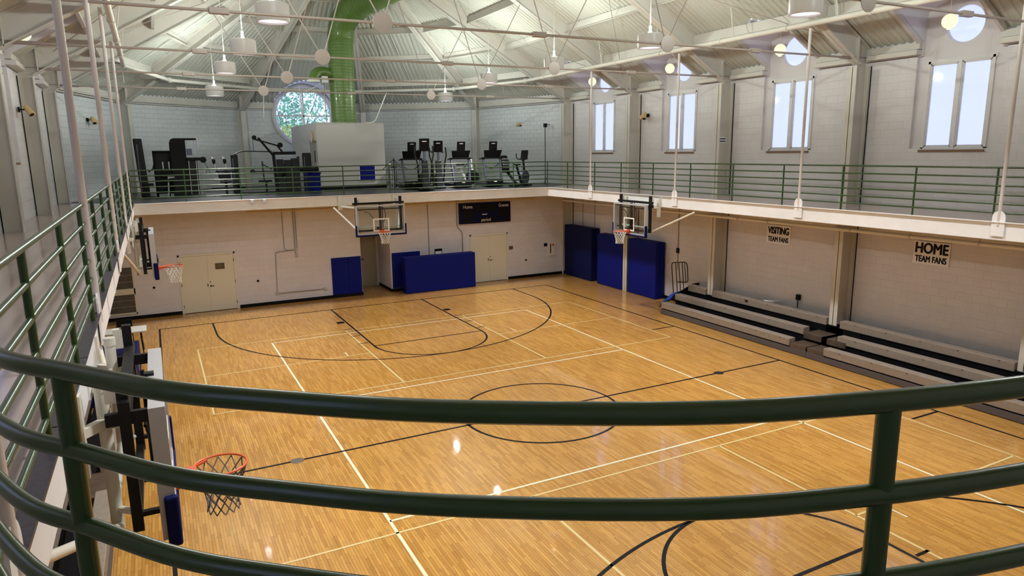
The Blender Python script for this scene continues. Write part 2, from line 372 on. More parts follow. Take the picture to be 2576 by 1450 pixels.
# baseboards (black vinyl cove)
bb = MB()
for a, b in ((-34, -22.65), (-15.95, 0), (4.15, 16.25), (22.6, 34)): bb.box(a, 49.5, 0, b, 49.6, 0.42)
bb.box(0, 49.6, 0, 0.08, 55.5, 0.42); bb.box(4.07, 49.6, 0, 4.15, 55.5, 0.42)
struct('baseboard_far', bb, 'black')
struct('baseboard_right', MB().box(33.9, -50, 0, 34, 49.6, 0.42), 'black')
struct('baseboard_left', MB().box(-34, -50, 0, -33.9, 49.6, 0.42), 'black')

# balcony: running track and fitness deck
HC = 10.507; AP = 32.336            # apse facet half width, apothem
AC = [Vector((34 * cos(R(a)), YA + 34 * sin(R(a)), 0)) for a in (0, 36, 72, 108, 144, 180)]
ARC = [(-26.5, -32.5), (-26.46, -33.6), (-26.22, -34.9), (-25.6, -36.46), (-25.07, -37.2), (-24.5, -37.95), (-23.91, -38.5), (-23.06, -39.18), (-21.78, -39.94), (-20.71, -40.34), (-19.63, -40.62), (-18.3, -40.86), (-16.6, -41.0)]
def spline(P, n=6):
    out = []
    for i in range(len(P) - 1):
        p0 = P[max(i - 1, 0)]; p1 = P[i]; p2 = P[i + 1]; p3 = P[min(i + 2, len(P) - 1)]
        for j in range(n):
            t = j / n
            out.append(tuple(0.5 * (2 * p1[q] + (p2[q] - p0[q]) * t + (2 * p0[q] - 5 * p1[q] + 4 * p2[q] - p3[q]) * t * t + (3 * p1[q] - p0[q] - 3 * p2[q] + p3[q]) * t ** 3) for q in range(2)))
    return out + [tuple(P[-1])]
ARCS = spline(ARC)
ARCR = [(-x, y) for x, y in ARCS]
ring_in = ARCS + ARCR[::-1]          # near edge of the balcony opening, left to right
def ring_floor(mb, z, flip=False):
    mb.quad((26.5, 44.2, z), (26.5, -32.5, z), (34, -32.5, z), (34, 49.6, z)); mb.quad((-34, 49.6, z), (-34, -32.5, z), (-26.5, -32.5, z), (-26.5, 44.2, z))
    for (x0, y0), (x1, y1) in zip(ring_in[:-1], ring_in[1:]):
        mb.quad((x0, y0, z), (x1, y1, z), (x1 * 34 / 26.5 if abs(x1) > 20 and y1 > -35 else x1, -50, z), (x0 * 34 / 26.5 if abs(x0) > 20 and y0 > -35 else x0, -50, z))
    mb.quad((-34, -50, z), (-34, -32.5, z), (-26.5, -32.5, z), (-33, -50, z)); mb.quad((34, -32.5, z), (34, -50, z), (33, -50, z), (26.5, -32.5, z))
tf = MB(); ring_floor(tf, ZT); tf.quad((-34, 49.6, ZT), (-26.5, 44.2, ZT), (-26.5, 44.21, ZT), (-34, 49.61, ZT))
struct('floor_track', tf, 'track floor')
sf = MB(); ring_floor(sf, ZB + 0.12); sf.quad((-26.5, 44.2, ZB + 0.12), (26.5, 44.2, ZB + 0.12), (34, 49.6, ZB + 0.12), (-34, 49.6, ZB + 0.12))
struct('ceiling_under_balcony', sf, 'soffit')
rf = MB(); rf.add([(-26.5, 44.2, ZT + 0.01), (27.0, 44.2, ZT + 0.01), (34, 49.6, ZT + 0.01)] + [(p.x, p.y, ZT + 0.01) for p in AC[1:5]] + [(-34, 49.6, ZT + 0.01)], [tuple(range(8))])
struct('floor_fitness', rf, 'rubber')
# fascia beams
struct('trim_1', MB().box(-26.5, 44.2, ZB, 26.5, 44.7, ZT - 0.02).box(-26.5, 43.95, ZT - 0.06, 26.5, 44.3, ZT + 0.0).box(-26.4, 44.25, ZB - 0.04, 26.4, 44.9, ZB), 'fascia paint')
fr = MB().box(26.5, -33, ZB, 27.0, 44.2, ZT - 0.02).box(26.3, -33, ZT - 0.06, 26.6, 44.2, ZT).box(26.55, -33, ZB - 0.04, 27.3, 44.2, ZB)
struct('trim_2', fr, 'fascia paint')
fq = MB().box(-27.0, -33, ZB, -26.5, 44.2, ZT - 0.02)
for (x0, y0), (x1, y1) in zip(ring_in[:-1], ring_in[1:]):
    fq.quad((x0, y0, ZB), (x1, y1, ZB), (x1, y1, ZT - 0.02), (x0, y0, ZT - 0.02))
for y in [(-33.06 + 5.5 * i) for i in range(14)]: fq.box(-26.5, y - 0.03, ZB, -26.46, y + 0.03, ZT - 0.05)
struct('trim_3', fq, 'fascia paint')
ns = MB()
for i in range(15):
    y0 = -32.9 + i * 5.15; ns.box(-26.75, y0 + 0.03, ZT - 0.01, -26.36, y0 + 5.12, ZT + 0.06)
for (x0, y0), (x1, y1) in zip(ring_in[:-1], ring_in[1:]):
    ns.quad((x0, y0, ZT + .02), (x1, y1, ZT + .02), (x1 * 1.012, y1 * 1.008, ZT + .02), (x0 * 1.012, y0 * 1.008, ZT + .02))
struct('trim_4', ns, 'track nosing')

# roof deck: corrugated sheets, with openings for the dormers
PR = [(0, 0), (0.27, 0), (0.35, 0.12), (0.58, 0.12), (0.667, 0)]
DH, DZ, DP = 3.1, 30.1, 31.3         # dormer half width, spring and peak height
def xstart(y):
    kb = round((y - BAY / 2) / BAY) * BAY + BAY / 2; d = abs(y - kb)
    if d > DH or abs(kb) > YA: return 34.0
    z = DZ + (DH - d) / DH * (DP - DZ); return 34 - (z - 27.8) / SL
for side, nm in ((1, 'ceiling_right'), (-1, 'ceiling_left')):
    c = MB(); y = -YA - 0.6
    while y < YA:
        for (a, za), (b, zb) in zip(PR[:-1], PR[1:]):
            ya, yb = y + a, min(y + b, YA)
            if yb <= ya: continue
            xa, xb = xstart((ya + yb) / 2), xstart((ya + yb) / 2)
            c.quad((side * xa, ya, zd(xa) + za), (side * xb, yb, zd(xb) + zb), (0, yb, zd(0) + zb), (0, ya, zd(0) + za))
        y += 0.667
    struct(nm, c, 'deck paint')
for i in range(5):
    A, B = AC[i], AC[i + 1]; mid = (A + B) / 2; t = (B - A).normalized(); inn = (Vector((0, YA, 0)) - mid).normalized(); c = MB(); u = -HC
    def P(u_, v_, dz): p = mid + t * u_ + inn * v_; return (p.x, p.y, 27.8 + (zd(0) - 27.8) * v_ / AP + dz)
    while u < HC:
        for (a, za), (b, zb) in zip(PR[:-1], PR[1:]):
            ua, ub = u + a, min(u + b, HC)
            if ub <= ua: continue
            um = (ua + ub) / 2; v0 = 0
            if i == 2 and abs(um) < 5.35:
                zt = 25.7 + math.sqrt(5.35 ** 2 - um ** 2)
                if zt > 27.8: v0 = (zt - 27.8) / (zd(0) - 27.8) * AP
            va, vb = AP * (1 - abs(ua) / HC), AP * (1 - abs(ub) / HC)
            c.quad(P(ua, v0, za), P(ub, v0, zb), P(ub, max(vb, v0), zb), P(ua, max(va, v0), za))
        u += 0.667
    struct('ceiling_apse_%d' % (i + 1), c, 'deck paint')

# upper walls, dormers and windows
def circle_panel(mb, P, cu, cz, r, u0, u1, z0, z1, n=48):
    # rectangle u0..u1 x z0..z1 with a round hole; P maps (u, z) to 3D
    C = []; E_ = []
    for i in range(n):
        a = 2 * pi * (i + 0.5) / n; du, dz = cos(a), sin(a); ts = []
        if du > 1e-6: ts.append((u1 - cu) / du)
        if du < -1e-6: ts.append((u0 - cu) / du)
        if dz > 1e-6: ts.append((z1 - cz) / dz)
        if dz < -1e-6: ts.append((z0 - cz) / dz)
        tt = min(ts); C.append(P(cu + r * du, cz + r * dz)); E_.append(P(cu + tt * du, cz + tt * dz))
    for i in range(n):
        j = (i + 1) % n; mb.quad(C[i], E_[i], E_[j], C[j])
    for (uu, zz) in ((u0, z0), (u1, z0), (u1, z1), (u0, z1)):      # corner triangles
        k0 = int(math.floor((math.atan2(zz - cz, uu - cu) % (2 * pi)) / (2 * pi) * n - 0.5)) % n
        mb.add([E_[k0], P(uu, zz), E_[(k0 + 1) % n]], [(0, 1, 2)])
WN = [0]
def tall_window(side, yc):
    WN[0] += 1; s = side; X = XW + 0.28
    w = struct('window_%d' % WN[0], MB().box(s * (X - 0.1), yc - 2.62, 18.9, s * (X + 0.1), yc - 2.42, 26.1).box(s * (X - 0.1), yc + 2.42, 18.9, s * (X + 0.1), yc + 2.62, 26.1)
        .box(s * (X - 0.1), yc - 2.72, 25.9, s * (X + 0.1), yc + 2.72, 26.22).box(s * (X - 0.1), yc - 2.62, 18.9, s * (X + 0.1), yc + 2.62, 19.1).box(s * (X - 0.12), yc - 0.14, 19, s * (X + 0.1), yc + 0.14, 26), 'frame white')
    f = MB()
    for a, b in ((-2.42, -0.14), (0.14, 2.42)):
        for q in (0, 1):
            i_ = 0.09 + 0.09 * q; x0, x1 = (X - 0.06 + 0.05 * q, X + 0.08)
            f.box(s * x0, yc + a + i_ - 0.09, 19.1, s * x1, yc + a + i_, 25.9).box(s * x0, yc + b - i_, 19.1, s * x1, yc + b - i_ + 0.09, 25.9)
            f.box(s * x0, yc + a, 25.9 - i_, s * x1, yc + b, 25.9 - i_ + 0.09).box(s * x0, yc + a, 19.1 + i_ - 0.09, s * x1, yc + b, 19.1 + i_)
    f.build('window_sash', 'frame white', w)
    MB().box(s * (X + 0.05), yc - 2.4, 19.1, s * (X + 0.07), yc + 2.4, 25.9).build('window_pane', 'frosted glass', w)
    MB().box(s * (XW - 0.12), yc - 2.65, 18.72, s * (X + 0.1), yc + 2.65, 18.9).build('window_sill', 'sill brown', w)
def round_window(P, cu, cz, r, cross=False, depth=0.22, name=None):
    WN[0] += 1; n = 48; fr_ = MB()
    ringp = [P(cu + r * cos(2 * pi * i / n), cz + r * sin(2 * pi * i / n)) for i in range(n)]
    fr_.tube(ringp, 0.12 if not cross else 0.2, 8, closed=True)
    w = struct('window_%d' % WN[0], fr_, 'frame white', smooth=True)
    g = MB(); g.add([P(cu, cz)] + ringp, [(0, i + 1, (i + 1) % n + 1) for i in range(n)])
    if not cross: dv = Vector(P(0, 0.0)).cross(Vector((0, 1, 0))); g.add([Vector(p_) + Vector((0.02 if p_[0] > 0 else -0.02, 0, 0)) for p_ in [P(cu, cz)] + ringp], [(0, i + 1, (i + 1) % n + 1) for i in range(n)])
    g.build('window_pane', 'window glass' if cross else 'frosted glass', w)
    if cross:
        k_ = MB().bar(P(cu - r, cz), P(cu + r, cz), 0.24, 0.24); k_.bar(P(cu, cz - r), P(cu, cz + r), 0.24, 0.24, (1, 0, 0)); k_.build('muntin', 'frame white', w)
for s, nm in ((1, 'right'), (-1, 'left')):
    up_ = MB(); sm = MB(); dm = MB(); tr = MB()
    for kb in range(-3, 3):
        yc = (kb + 0.5) * BAY; y0, y1 = kb * BAY, (kb + 1) * BAY; X = XW
        up_.quad((s * X, y0, 14), (s * X, y1, 14), (s * X, y1, 19), (s * X, y0, 19))
        for a, b in ((y0, yc - 3.5), (yc + 3.5, y1)): up_.quad((s * X, a, 19), (s * X, b, 19), (s * X, b, 26.65), (s * X, a, 26.65))
        Xr = X + 0.3
        for a, b in ((y0, yc - DH), (yc + DH, y1)): up_.quad((s * X, a, 26.6), (s * X, b, 26.6), (s * X, b, 28.0), (s * X, a, 28.0))
        up_.quad((s * X, yc - 3.5, 19), (s * X, yc + 3.5, 19), (s * Xr, yc + 3.5, 19), (s * Xr, yc - 3.5, 19))
        for yy in (yc - 3.5, yc + 3.5): up_.quad((s * X, yy, 19), (s * Xr, yy, 19), (s * Xr, yy, 26.65), (s * X, yy, 26.65))
        for yy0, yy1 in ((yc - 3.5, yc - 2.6), (yc + 2.6, yc + 3.5)): sm.quad((s * Xr, yy0, 19), (s * Xr, yy1, 19), (s * Xr, yy1, 26.1), (s * Xr, yy0, 26.1))
        circle_panel(sm, lambda u, z: (s * Xr, yc + u, z), 0, 28.75, 1.5, -3.5, 3.5, 26.1, 31.6)
        # reveal of the round opening
        rg = [(1.5 * cos(2 * pi * i / 40), 28.75 + 1.5 * sin(2 * pi * i / 40)) for i in range(40)]
        for i in range(40):
            (a, b), (c_, d) = rg[i], rg[(i + 1) % 40]; sm.quad((s * Xr, yc + a, b), (s * (Xr + .25), yc + a, b), (s * (Xr + .25), yc + c_, d), (s * Xr, yc + c_, d))
        xk = 34 - (DZ - 27.8) / SL; xp = 34 - (DP - 27.8) / SL
        for q in (-1, 1):
            yy = yc + q * DH
            dm.add([(s * xk, yy, DZ), (s * Xr, yy, DZ), (s * Xr, yy, 26.6), (s * 34, yy, 26.6), (s * 34, yy, 27.8)], [(0, 1, 2, 3, 4)])
            dm.quad((s * Xr, yy, DZ), (s * xk, yy, DZ), (s * xp, yc, DP), (s * Xr, yc, DP))
            # channel trimming the cut edge of the deck, eave channels
            yb = yc + q * (DH + 0.16); tr.bar((s * 33.9, yb, zd(33.9) - 0.22), (s * 28.35, yb, zd(28.35) - 0.22), 0.28, 0.42)
            tr.box(s * 33.25, yc + q * (DH + 0.05), 26.72, s * 34, yc + q * (BAY / 2 - 0.5), 27.12); tr.box(s * 33.55, yc + q * (DH + 0.05), 27.18, s * 34, yc + q * (BAY / 2 - 0.5), 27.7)
        tall_window(s, yc)
        round_window(lambda u, z: (s * (Xr + 0.18), yc + u, z), 0, 28.75, 1.5)
    struct('wall_%s_upper' % nm, up_, 'block wall'); struct('wall_%s_dormer' % nm, sm, 'smooth wall'); struct('ceiling_dormer_%s' % nm, dm, 'smooth wall'); struct('trim_%d' % (5 if s > 0 else 6), tr, 'steel paint')
# apse walls
ev = MB()
for i in range(5):
    A, B = AC[i], AC[i + 1]; mid = (A + B) / 2; t = (B - A).normalized(); inn = (Vector((0, YA, 0)) - mid).normalized(); w = MB()
    def P(u, z, o=0.0): p = mid + t * u + inn * o; return (p.x, p.y, z)
    if i != 2: w.quad(P(-HC, 14), P(HC, 14), P(HC, 27.9), P(-HC, 27.9))
    else:
        w.quad(P(-HC, 14), P(HC, 14), P(HC, 19.9), P(-HC, 19.9)); w.quad(P(-HC, 19.9), P(-5.6, 19.9), P(-5.6, 27.9), P(-HC, 27.9)); w.quad(P(5.6, 19.9), P(HC, 19.9), P(HC, 27.9), P(5.6, 27.9))
        circle_panel(w, lambda u, z: P(u, z), 0.0, 25.7, 4.75, -5.6, 5.6, 19.9, 31.6)
    struct('wall_apse_%d' % (i + 1), w, 'block wall apse' if i != 2 else 'block wall apse')
    spans = ((-HC + .6, HC - .6),) if i != 2 else ((-HC + .6, -4.9), (4.9, HC - .6))
    for a, b in spans:
        ev.bar(P(a, 26.95, 0.35), P(b, 26.95, 0.35), 0.35, 0.3); ev.bar(P(a, 27.35, 0.55), P(b, 27.35, 0.55), 0.12, 0.8); ev.bar(P(a, 26.62, 0.3), P(b, 26.62, 0.3), 0.6, 0.1)
    if i == 2:
        n = 40; bar_ = MB(); trm = MB()
        for j in range(n):
            a0 = pi * j / n; a1 = pi * (j + 1) / n
            def bp(a, o): return P(5.35 * cos(a), 25.7 + 5.35 * sin(a), o)
            def dep(a): z = 25.7 + 5.35 * sin(a); return max((z - 27.8) / (zd(0) - 27.8) * AP, 0.02)
            bar_.quad(bp(a0, 0), bp(a1, 0), bp(a1, dep(a1)), bp(a0, dep(a0)))
        struct('ceiling_round_dormer', bar_, 'smooth wall', smooth=True)
        ringo = [P(5.05 * cos(2 * pi * j / 60), 25.7 + 5.05 * sin(2 * pi * j / 60), 0.12) for j in range(60)]
        trm.tube(ringo, 0.33, 8, closed=True); struct('trim_7', trm, 'smooth wall', smooth=True)
        round_window(lambda u, z: P(u, z, -0.15), 0, 25.7, 4.7, cross=True)
struct('trim_8', ev, 'steel paint')

# ================================================================ ROOF STEEL
ORD = ['first', 'second', 'third', 'fourth', 'fifth', 'sixth', 'seventh', 'eighth', 'ninth', 'tenth', 'eleventh', 'twelfth', 'thirteenth', 'fourteenth']
def half_frame(root, o, dx, dy, XI=XI):
    # o: foot axis point (radius 0), (dx,dy): unit direction outwards; radial profile common to nave and apse
    nx, ny = -dy, dx
    def Q(r, z, n_): return (o[0] + dx * r + nx * n_, o[1] + dy * r + ny * n_, z)
    w = MB(); w.prism([Q(XI, ZT, -0.03), Q(34, ZT, -0.03), Q(34, 26.2, -0.03), Q(XI, 26.2, -0.03)], Q(0, 0, 0), Q(0, 0, 0.06))
    for a, b in ((XI, XI + 0.08), (33.9, 33.98)): w.prism([Q(a, 0.02, -0.42), Q(b, 0.02, -0.42), Q(b, 26.3, -0.42), Q(a, 26.3, -0.42)], Q(0, 0, 0), Q(0, 0, 0.84))
    w.prism([Q(XI, 0.02, -0.03), Q(33.9, 0.02, -0.03), Q(33.9, ZT, -0.03), Q(XI, ZT, -0.03)], Q(0, 0, 0), Q(0, 0, 0.06))
    fc_ = w.build('frame_column', 'steel paint', root)
    for n_ in (-0.62, 0.56): MB().prism([Q(33.9, 0.4, n_), Q(33.97, 0.4, n_), Q(33.97, 26.3, n_), Q(33.9, 26.3, n_)], Q(0, 0, 0), Q(0, 0, 0) if False else (nx * .06 + Q(0, 0, 0)[0], ny * .06 + Q(0, 0, 0)[1], 0)).build('joint_seal', 'black', fc_)
    g = MB()
    poly = [Q(33.9, 26.2, -0.04), Q(33.9, zd(33.9) - 0.05, -0.04), Q(0, zd(0) - 0.05, -0.04), Q(0, zr_(0), -0.04), Q(32.7, zr_(32.7), -0.04), Q(33.1, 25.1, -0.04), Q(33.9, 24.9, -0.04)]
    g.prism(poly, Q(0, 0, 0), Q(0, 0, 0.08))
    for ra, za, rb, zb in ((32.75, zr_(32.75), 0, zr_(0)), (33.9, zd(33.9) - 0.1, 0, zd(0) - 0.1)):
        g.prism([Q(ra, za, -0.42), Q(rb, zb, -0.42), Q(rb, zb + 0.09, -0.42), Q(ra, za + 0.09, -0.42)], Q(0, 0, 0), Q(0, 0, 0.84))
    g.prism([Q(32.3, zr_(32.3), -0.42), Q(32.38, zr_(32.3), -0.42), Q(32.38, zd(32.38) - .1, -0.42), Q(32.3, zd(32.3) - .1, -0.42)], Q(0, 0, 0), Q(0, 0, 0.84))
    g.build('rafter', 'steel paint', root)
BAYN = {3: 'where the rounded end starts', 2: 'first before the rounded end', 1: 'second before the rounded end', 0: 'over the centre circle', -1: 'just short of the centre circle', -2: 'over the near free throw lane', -3: 'at the near end wall'}
for kf in range(-3, 4):
    t = thing('roof_frame', 'cream steel gable frame spanning the gym, %s' % BAYN[kf], 'roof frame', (0, kf * BAY, 0), 'steel gable frames')
    half_frame(t, (0, kf * BAY), 1, 0); half_frame(t, (0, kf * BAY), -1, 0, 32.75)
for a, lb in ((36, 'beside the treadmills, next to the tall window wall'), (72, 'behind the white room and green duct'), (108, 'just beside the big round window'), (144, 'behind the cable machine tower')):
    t = thing('hip_frame', 'cream hip rafter and column, %s' % lb, 'roof frame', (0, YA, 0), 'hip frames of the rounded end')
    half_frame(t, (0, YA), cos(R(a)), sin(R(a)))
# tie rods with hanger discs
TZ = 27.0
for kf in range(-2, 4):
    y = kf * BAY; t = thing('tie_rod', 'long steel tie rod with two round discs, %s' % BAYN[kf], 'tie rod', (0, y, TZ), 'tie rods')
    MB().cyl((-32.3, y, TZ), (32.3, y, TZ), 0.085, 10).cyl((-33.8, y - .12, TZ + .08), (-30.5, y - .12, TZ + .08), 0.04, 6).cyl((-33.8, y + .12, TZ - .08), (-30.5, y + .12, TZ - .08), 0.04, 6).cyl((33.8, y - .12, TZ + .08), (30.5, y - .12, TZ + .08), 0.04, 6).cyl((33.8, y + .12, TZ - .08), (30.5, y + .12, TZ - .08), 0.04, 6).build('rod', 'tie paint', t, smooth=True)
    for x in (-20.2, 0, 20.2): MB().box(x - 0.52, y - 0.17, TZ - 0.17, x + 0.52, y + 0.17, TZ + 0.17).build('turnbuckle', 'tie paint', t, bevel=0.04)
    for sx in (-1, 1):
        MB().cyl((sx * 11, y - 0.16, TZ), (sx * 11, y - 0.11, TZ), 0.62, 28).build('disc', 'tie paint', t, smooth=True)
        for xe in (sx * 11 - 5.2, sx * 11 + 5.2):
            MB().cyl((sx * 11 + (0.25 if xe > sx * 11 else -0.25), y, TZ + 0.5), (xe, y, zr_(xe)), 0.05, 8).build('hanger_rod', 'tie paint', t, smooth=True)
# purlins: channels between the frames
n = 0
for sx, sn in ((1, 'tall window wall'), (-1, 'wall of the running track opposite the bleachers')):
    for i, x in enumerate((28.35, 22.7, 17.0, 11.3, 5.7)):
        for kf in range(-2, 3):
            y0, y1 = kf * BAY + 0.1, (kf + 1) * BAY - 0.1; n += 1
            if kf < -1 and sx > 0: continue
            lab = 'cream purlin, %s above the %s eave, %s bay from the rounded end' % (ORD[i], 'window wall' if sx > 0 else 'track wall', ORD[2 - kf])
            q = MB(); z = zd(x) - 0.02
            q.prism([(sx * x, y0, z), (sx * x, y0, z - 0.95), (sx * (x - 0.3), y0, z - 0.98), (sx * (x - 0.3), y0, z - 0.90), (sx * (x - 0.07), y0, z - 0.88), (sx * (x - 0.07), y0, z - 0.04)], (0, y0, 0), (0, y1, 0))
            o = q.build('purlin', 'steel paint', None); tag(o, lab, 'purlin', 'purlins')
for i in range(5):
    A, B = AC[i], AC[i + 1]; mid = (A + B) / 2; t_ = (B - A).normalized(); inn = (Vector((0, YA, 0)) - mid).normalized()
    for j, fr_ in enumerate((0.17, 0.335, 0.5, 0.67)):
        v = AP * fr_; h = HC * (1 - fr_) - 0.4; z = 27.8 + (zd(0) - 27.8) * fr_
        if i == 2 and j == 0: continue
        a = mid + t_ * -h + inn * v; b = mid + t_ * h + inn * v; a.z = b.z = z - 0.45
        q = MB().bar(a, b, 0.08, 0.9); a2 = a + inn * 0.15; b2 = b + inn * 0.15; a2.z = b2.z = z - 0.9; q.bar(a2, b2, 0.34, 0.08)
        o = q.build('purlin', 'steel paint', None)
        tag(o, 'cream purlin, %s up on the rounded end, %s roof facet from the windows' % (ORD[j], ORD[i]), 'purlin', 'purlins of the rounded end')
# thin bracing rods lying under the deck
for sx in (1, -1):
    for kf in (0, 1, 2):
        for (xa, xb, d) in ((31, 17, 0), (17, 3, 1)):
            ya, yb = (kf * BAY + 0.5, (kf + 1) * BAY - 0.5) if (d + kf) % 2 == 0 else ((kf + 1) * BAY - 0.5, kf * BAY + 0.5)
            o = MB().cyl((sx * xa, ya, zd(xa) - 1.1), (sx * xb, yb, zd(xb) - 1.1), 0.035, 6).build('brace_rod', 'tie paint', None, smooth=True)
            tag(o, 'thin bracing rod, %s half of the %s roof slope, %s bay from the rounded end' % ('lower' if d == 0 else 'upper', 'window' if sx > 0 else 'track', ORD[2 - kf]), 'rod', 'bracing rods')
# conduits lying down the apse roof
for i, (a, r0, r1, z) in enumerate(((20, 29, 6, 0), (54, 29, 8, 0), (62, 30, 5, 0), (118, 30, 8, 0), (130, 29, 6, 0), (155, 29, 6, 0))):
    seg = int(a // 36); am = R(36 * seg + 18); c_ = cos(R(a) - am)
    def Z(r): return 27.8 + (zd(0) - 27.8) * (1 - r * c_ / AP) - 0.18
    o = MB().cyl((r0 * cos(R(a)), YA + r0 * sin(R(a)), Z(r0)), (r1 * cos(R(a)), YA + r1 * sin(R(a)), Z(r1)), 0.06, 6)
    o.cyl((r0 * cos(R(a)), YA + r0 * sin(R(a)), Z(r0)), (r0 * cos(R(a)), YA + r0 * sin(R(a)), Z(r0) - 1.2), 0.05, 6)
    o = o.build('sprinkler_branch', 'white enamel' if i % 2 else 'steel paint', None, smooth=True)
    tag(o, 'thin sprinkler branch down the rounded end roof, %s from the windows' % ORD[i], 'pipe', 'sprinkler branches')
# sprinkler main following the roof
pm = [(25.9, -46, 29.4)] + [(25.9, y, 29.4) for y in (-20, 10, 30, YA)] + [(25.8 * cos(R(a)), YA + 25.8 * sin(R(a)), 29.35) for a in (36, 72, 108, 144)] + [(-25.9, YA, 29.4), (-25.9, 20, 29.4), (-25.9, 0, 29.4), (-25.9, -46, 29.4)]
t = thing('sprinkler_main', 'thick cream sprinkler pipe hung under the roof all round the gym', 'pipe', (0, 0, 29.4))
q = MB()
for a, b in zip(pm[:-1], pm[1:]): q.cyl(a, b, 0.24, 12)
q.build('pipe', 'steel paint', t, smooth=True)
for p in pm[4:10]: MB().sphere(p, 0.36, 12, 8).build('coupling', 'steel paint', t, smooth=True)
for (x, y) in [(25.9, yy) for yy in (44, 36, 27, 19, 10, 2, -6)] + [(-25.9, yy) for yy in (40, 30, 20, 8, -4)]: MB().cyl((x, y - 0.1, 29.4), (x, y + 0.1, 29.4), 0.3, 12).build('coupling', 'steel paint', t, smooth=True)
for sx in (1, -1):
    for yy in (41.3, 30, 19, 8.3, -3):
        sx_ = sx * 25.9; MB().cyl((sx_, yy, 29.6), (sx_ - sx * 0.5, yy, zd(26.4) - 0.02), 0.05, 6).cyl((sx_, yy + .1, 29.5), (sx_ + sx * 0.9, yy + 1.2, zd(26.8) - 0.02), 0.04, 6).build('pipe_hanger', 'steel paint', t)

# green ventilation duct
def bend(P, n=10):
    out = []
    for i in range(len(P) - 1):
        p0, p1, p2, p3 = P[max(i - 1, 0)], P[i], P[i + 1], P[min(i + 2, len(P) - 1)]
        for j in range(n):
            t = j / n; out.append(tuple(0.5 * (2 * p1[q] + (p2[q] - p0[q]) * t + (2 * p0[q] - 5 * p1[q] + 4 * p2[q] - p3[q]) * t * t + (3 * p1[q] - p0[q] - 3 * p2[q] + p3[q]) * t ** 3) for q in range(3)))
    return out + [P[-1]]
t = thing('ventilation_duct', 'big spiral green ventilation duct rising from the white room and bending along the ridge', 'duct', (1.9, 61.9, 23.7))
def ribbed(pts, r, step=0.42):
    P = [Vector(p) for p in pts]; out = []; rr = []
    for a, b in zip(P[:-1], P[1:]):
        L = (b - a).length; m = max(1, int(L / step))
        for j in range(m):
            for f, dr in ((0, 0.0), (0.80, 0.0), (0.86, 0.035), (0.94, 0.035)): out.append(a.lerp(b, (j + f) / m)); rr.append(r + dr)
    out.append(P[-1]); rr.append(r); return out, rr
pp, rr = ribbed([(1.9, 61.9, 23.7), (1.9, 61.9, 30), (2.05, 61.9, 35.9)], 1.8); MB().tube(pp, rr, 32).build('riser', 'duct green', t, smooth=True)
el = bend([(2.05, 61.9, 35.2), (2.1, 61.8, 36.3), (2.4, 61.0, 37.9), (3.2, 58.6, 39.2), (4.4, 54.5, 39.9), (5.2, 49.6, 40.1), (5.4, 44, 40.1)], 6)
pp, rr = ribbed(el, 1.85); MB().tube(pp, rr, 32).build('elbow', 'duct green', t, smooth=True)
pp, rr = ribbed([(5.4, 44, 40.1), (5.4, -44, 40.1)], 1.9, 2.0); MB().tube(pp, rr, 28).build('ridge_run', 'duct green', t, smooth=True)
br = bend([(0.6, 61.9, 30.5), (-0.7, 61.7, 30.9), (-1.7, 61.4, 30.7), (-2.2, 61.2, 30.1), (-2.3, 61.1, 29.6)], 5)
MB().tube(br, 0.72, 20).build('branch', 'duct green', t, smooth=True)
MB().cyl((-2.3, 61.1, 29.75), (-2.3, 61.1, 29.35), 0.8, 20, 0.95).build('diffuser', 'white enamel', t, smooth=True)
MB().box(-1.3, 60.6, 29.3, -0.4, 61.2, 30.2).build('damper_box', 'silver paint', t)

# pendant lamps
def make_lamp():
    t = thing('pendant_lamp', 'x', 'pendant lamp', (0, 0, 0))
    MB().lathe([(0.30, 0.62), (1.0, 0.60), (1.1, 0.52), (1.1, -0.52), (1.06, -0.62), (1.0, -0.62), (1.0, 0.5), (0.3, 0.52)], n=36).build('drum_shade', 'lamp shade', t, smooth=True)
    MB().lathe([(0, -0.5), (0.97, -0.5), (0.97, -0.46), (0, -0.46)], n=36).build('lens', 'lens', t, smooth=True)
    MB().lathe([(0.0, 1.3), (0.10, 1.3), (0.12, 0.8), (0.3, 0.64), (0.3, 0.55), (0, 0.55)], n=20).build('neck', 'lamp neck', t, smooth=True)
    MB().cyl((0, 0, 1.2), (0, 0, 7.2), 0.045, 8).build('stem', 'white enamel', t, smooth=True)
    return t
lp = make_lamp(); first = True
spots = []
for sx in (-1, 1):
    for yy, lb in ((-24.8, 'second bay from the near end'), (-8.27, 'just short of the centre circle'), (8.27, 'just beyond the centre circle'), (24.8, 'beyond the far three point arc top'), (41.33, 'over the far baseline'), (56.5, 'in the rounded end over the fitness machines')):
        if yy < -20 and sx < 0: pass
        spots.append((sx * 16.0, yy, 28.65 if yy < 50 else 27.4, 'white drum pendant lamp, %s side, %s' % ('window' if sx > 0 else 'track', lb)))
for i, (x, y, z, lb) in enumerate(spots):
    o = lp if i == 0 else dup(lp); o.location = Vector((x, y, z)) * S; o['label'] = lb; o['group'] = 'drum pendant lamps'
    for up_l in (0,):
        l = bpy.data.lights.new('lamp_light', 'AREA'); l.shape = 'DISK'; l.size = (1.7 if not up_l else 0.9) * S
        l.energy = LAMP_DOWN; l.color = (1.0, 0.97, 0.95)
        if not up_l: l.spread = R(112)
        q = bpy.data.objects.new('lamp_light', l); COL.objects.link(q); q.location = Vector((x, y, z + (0.75 if up_l else -0.66))) * S
        q.rotation_euler = (pi, 0, 0) if up_l else (0, 0, 0)
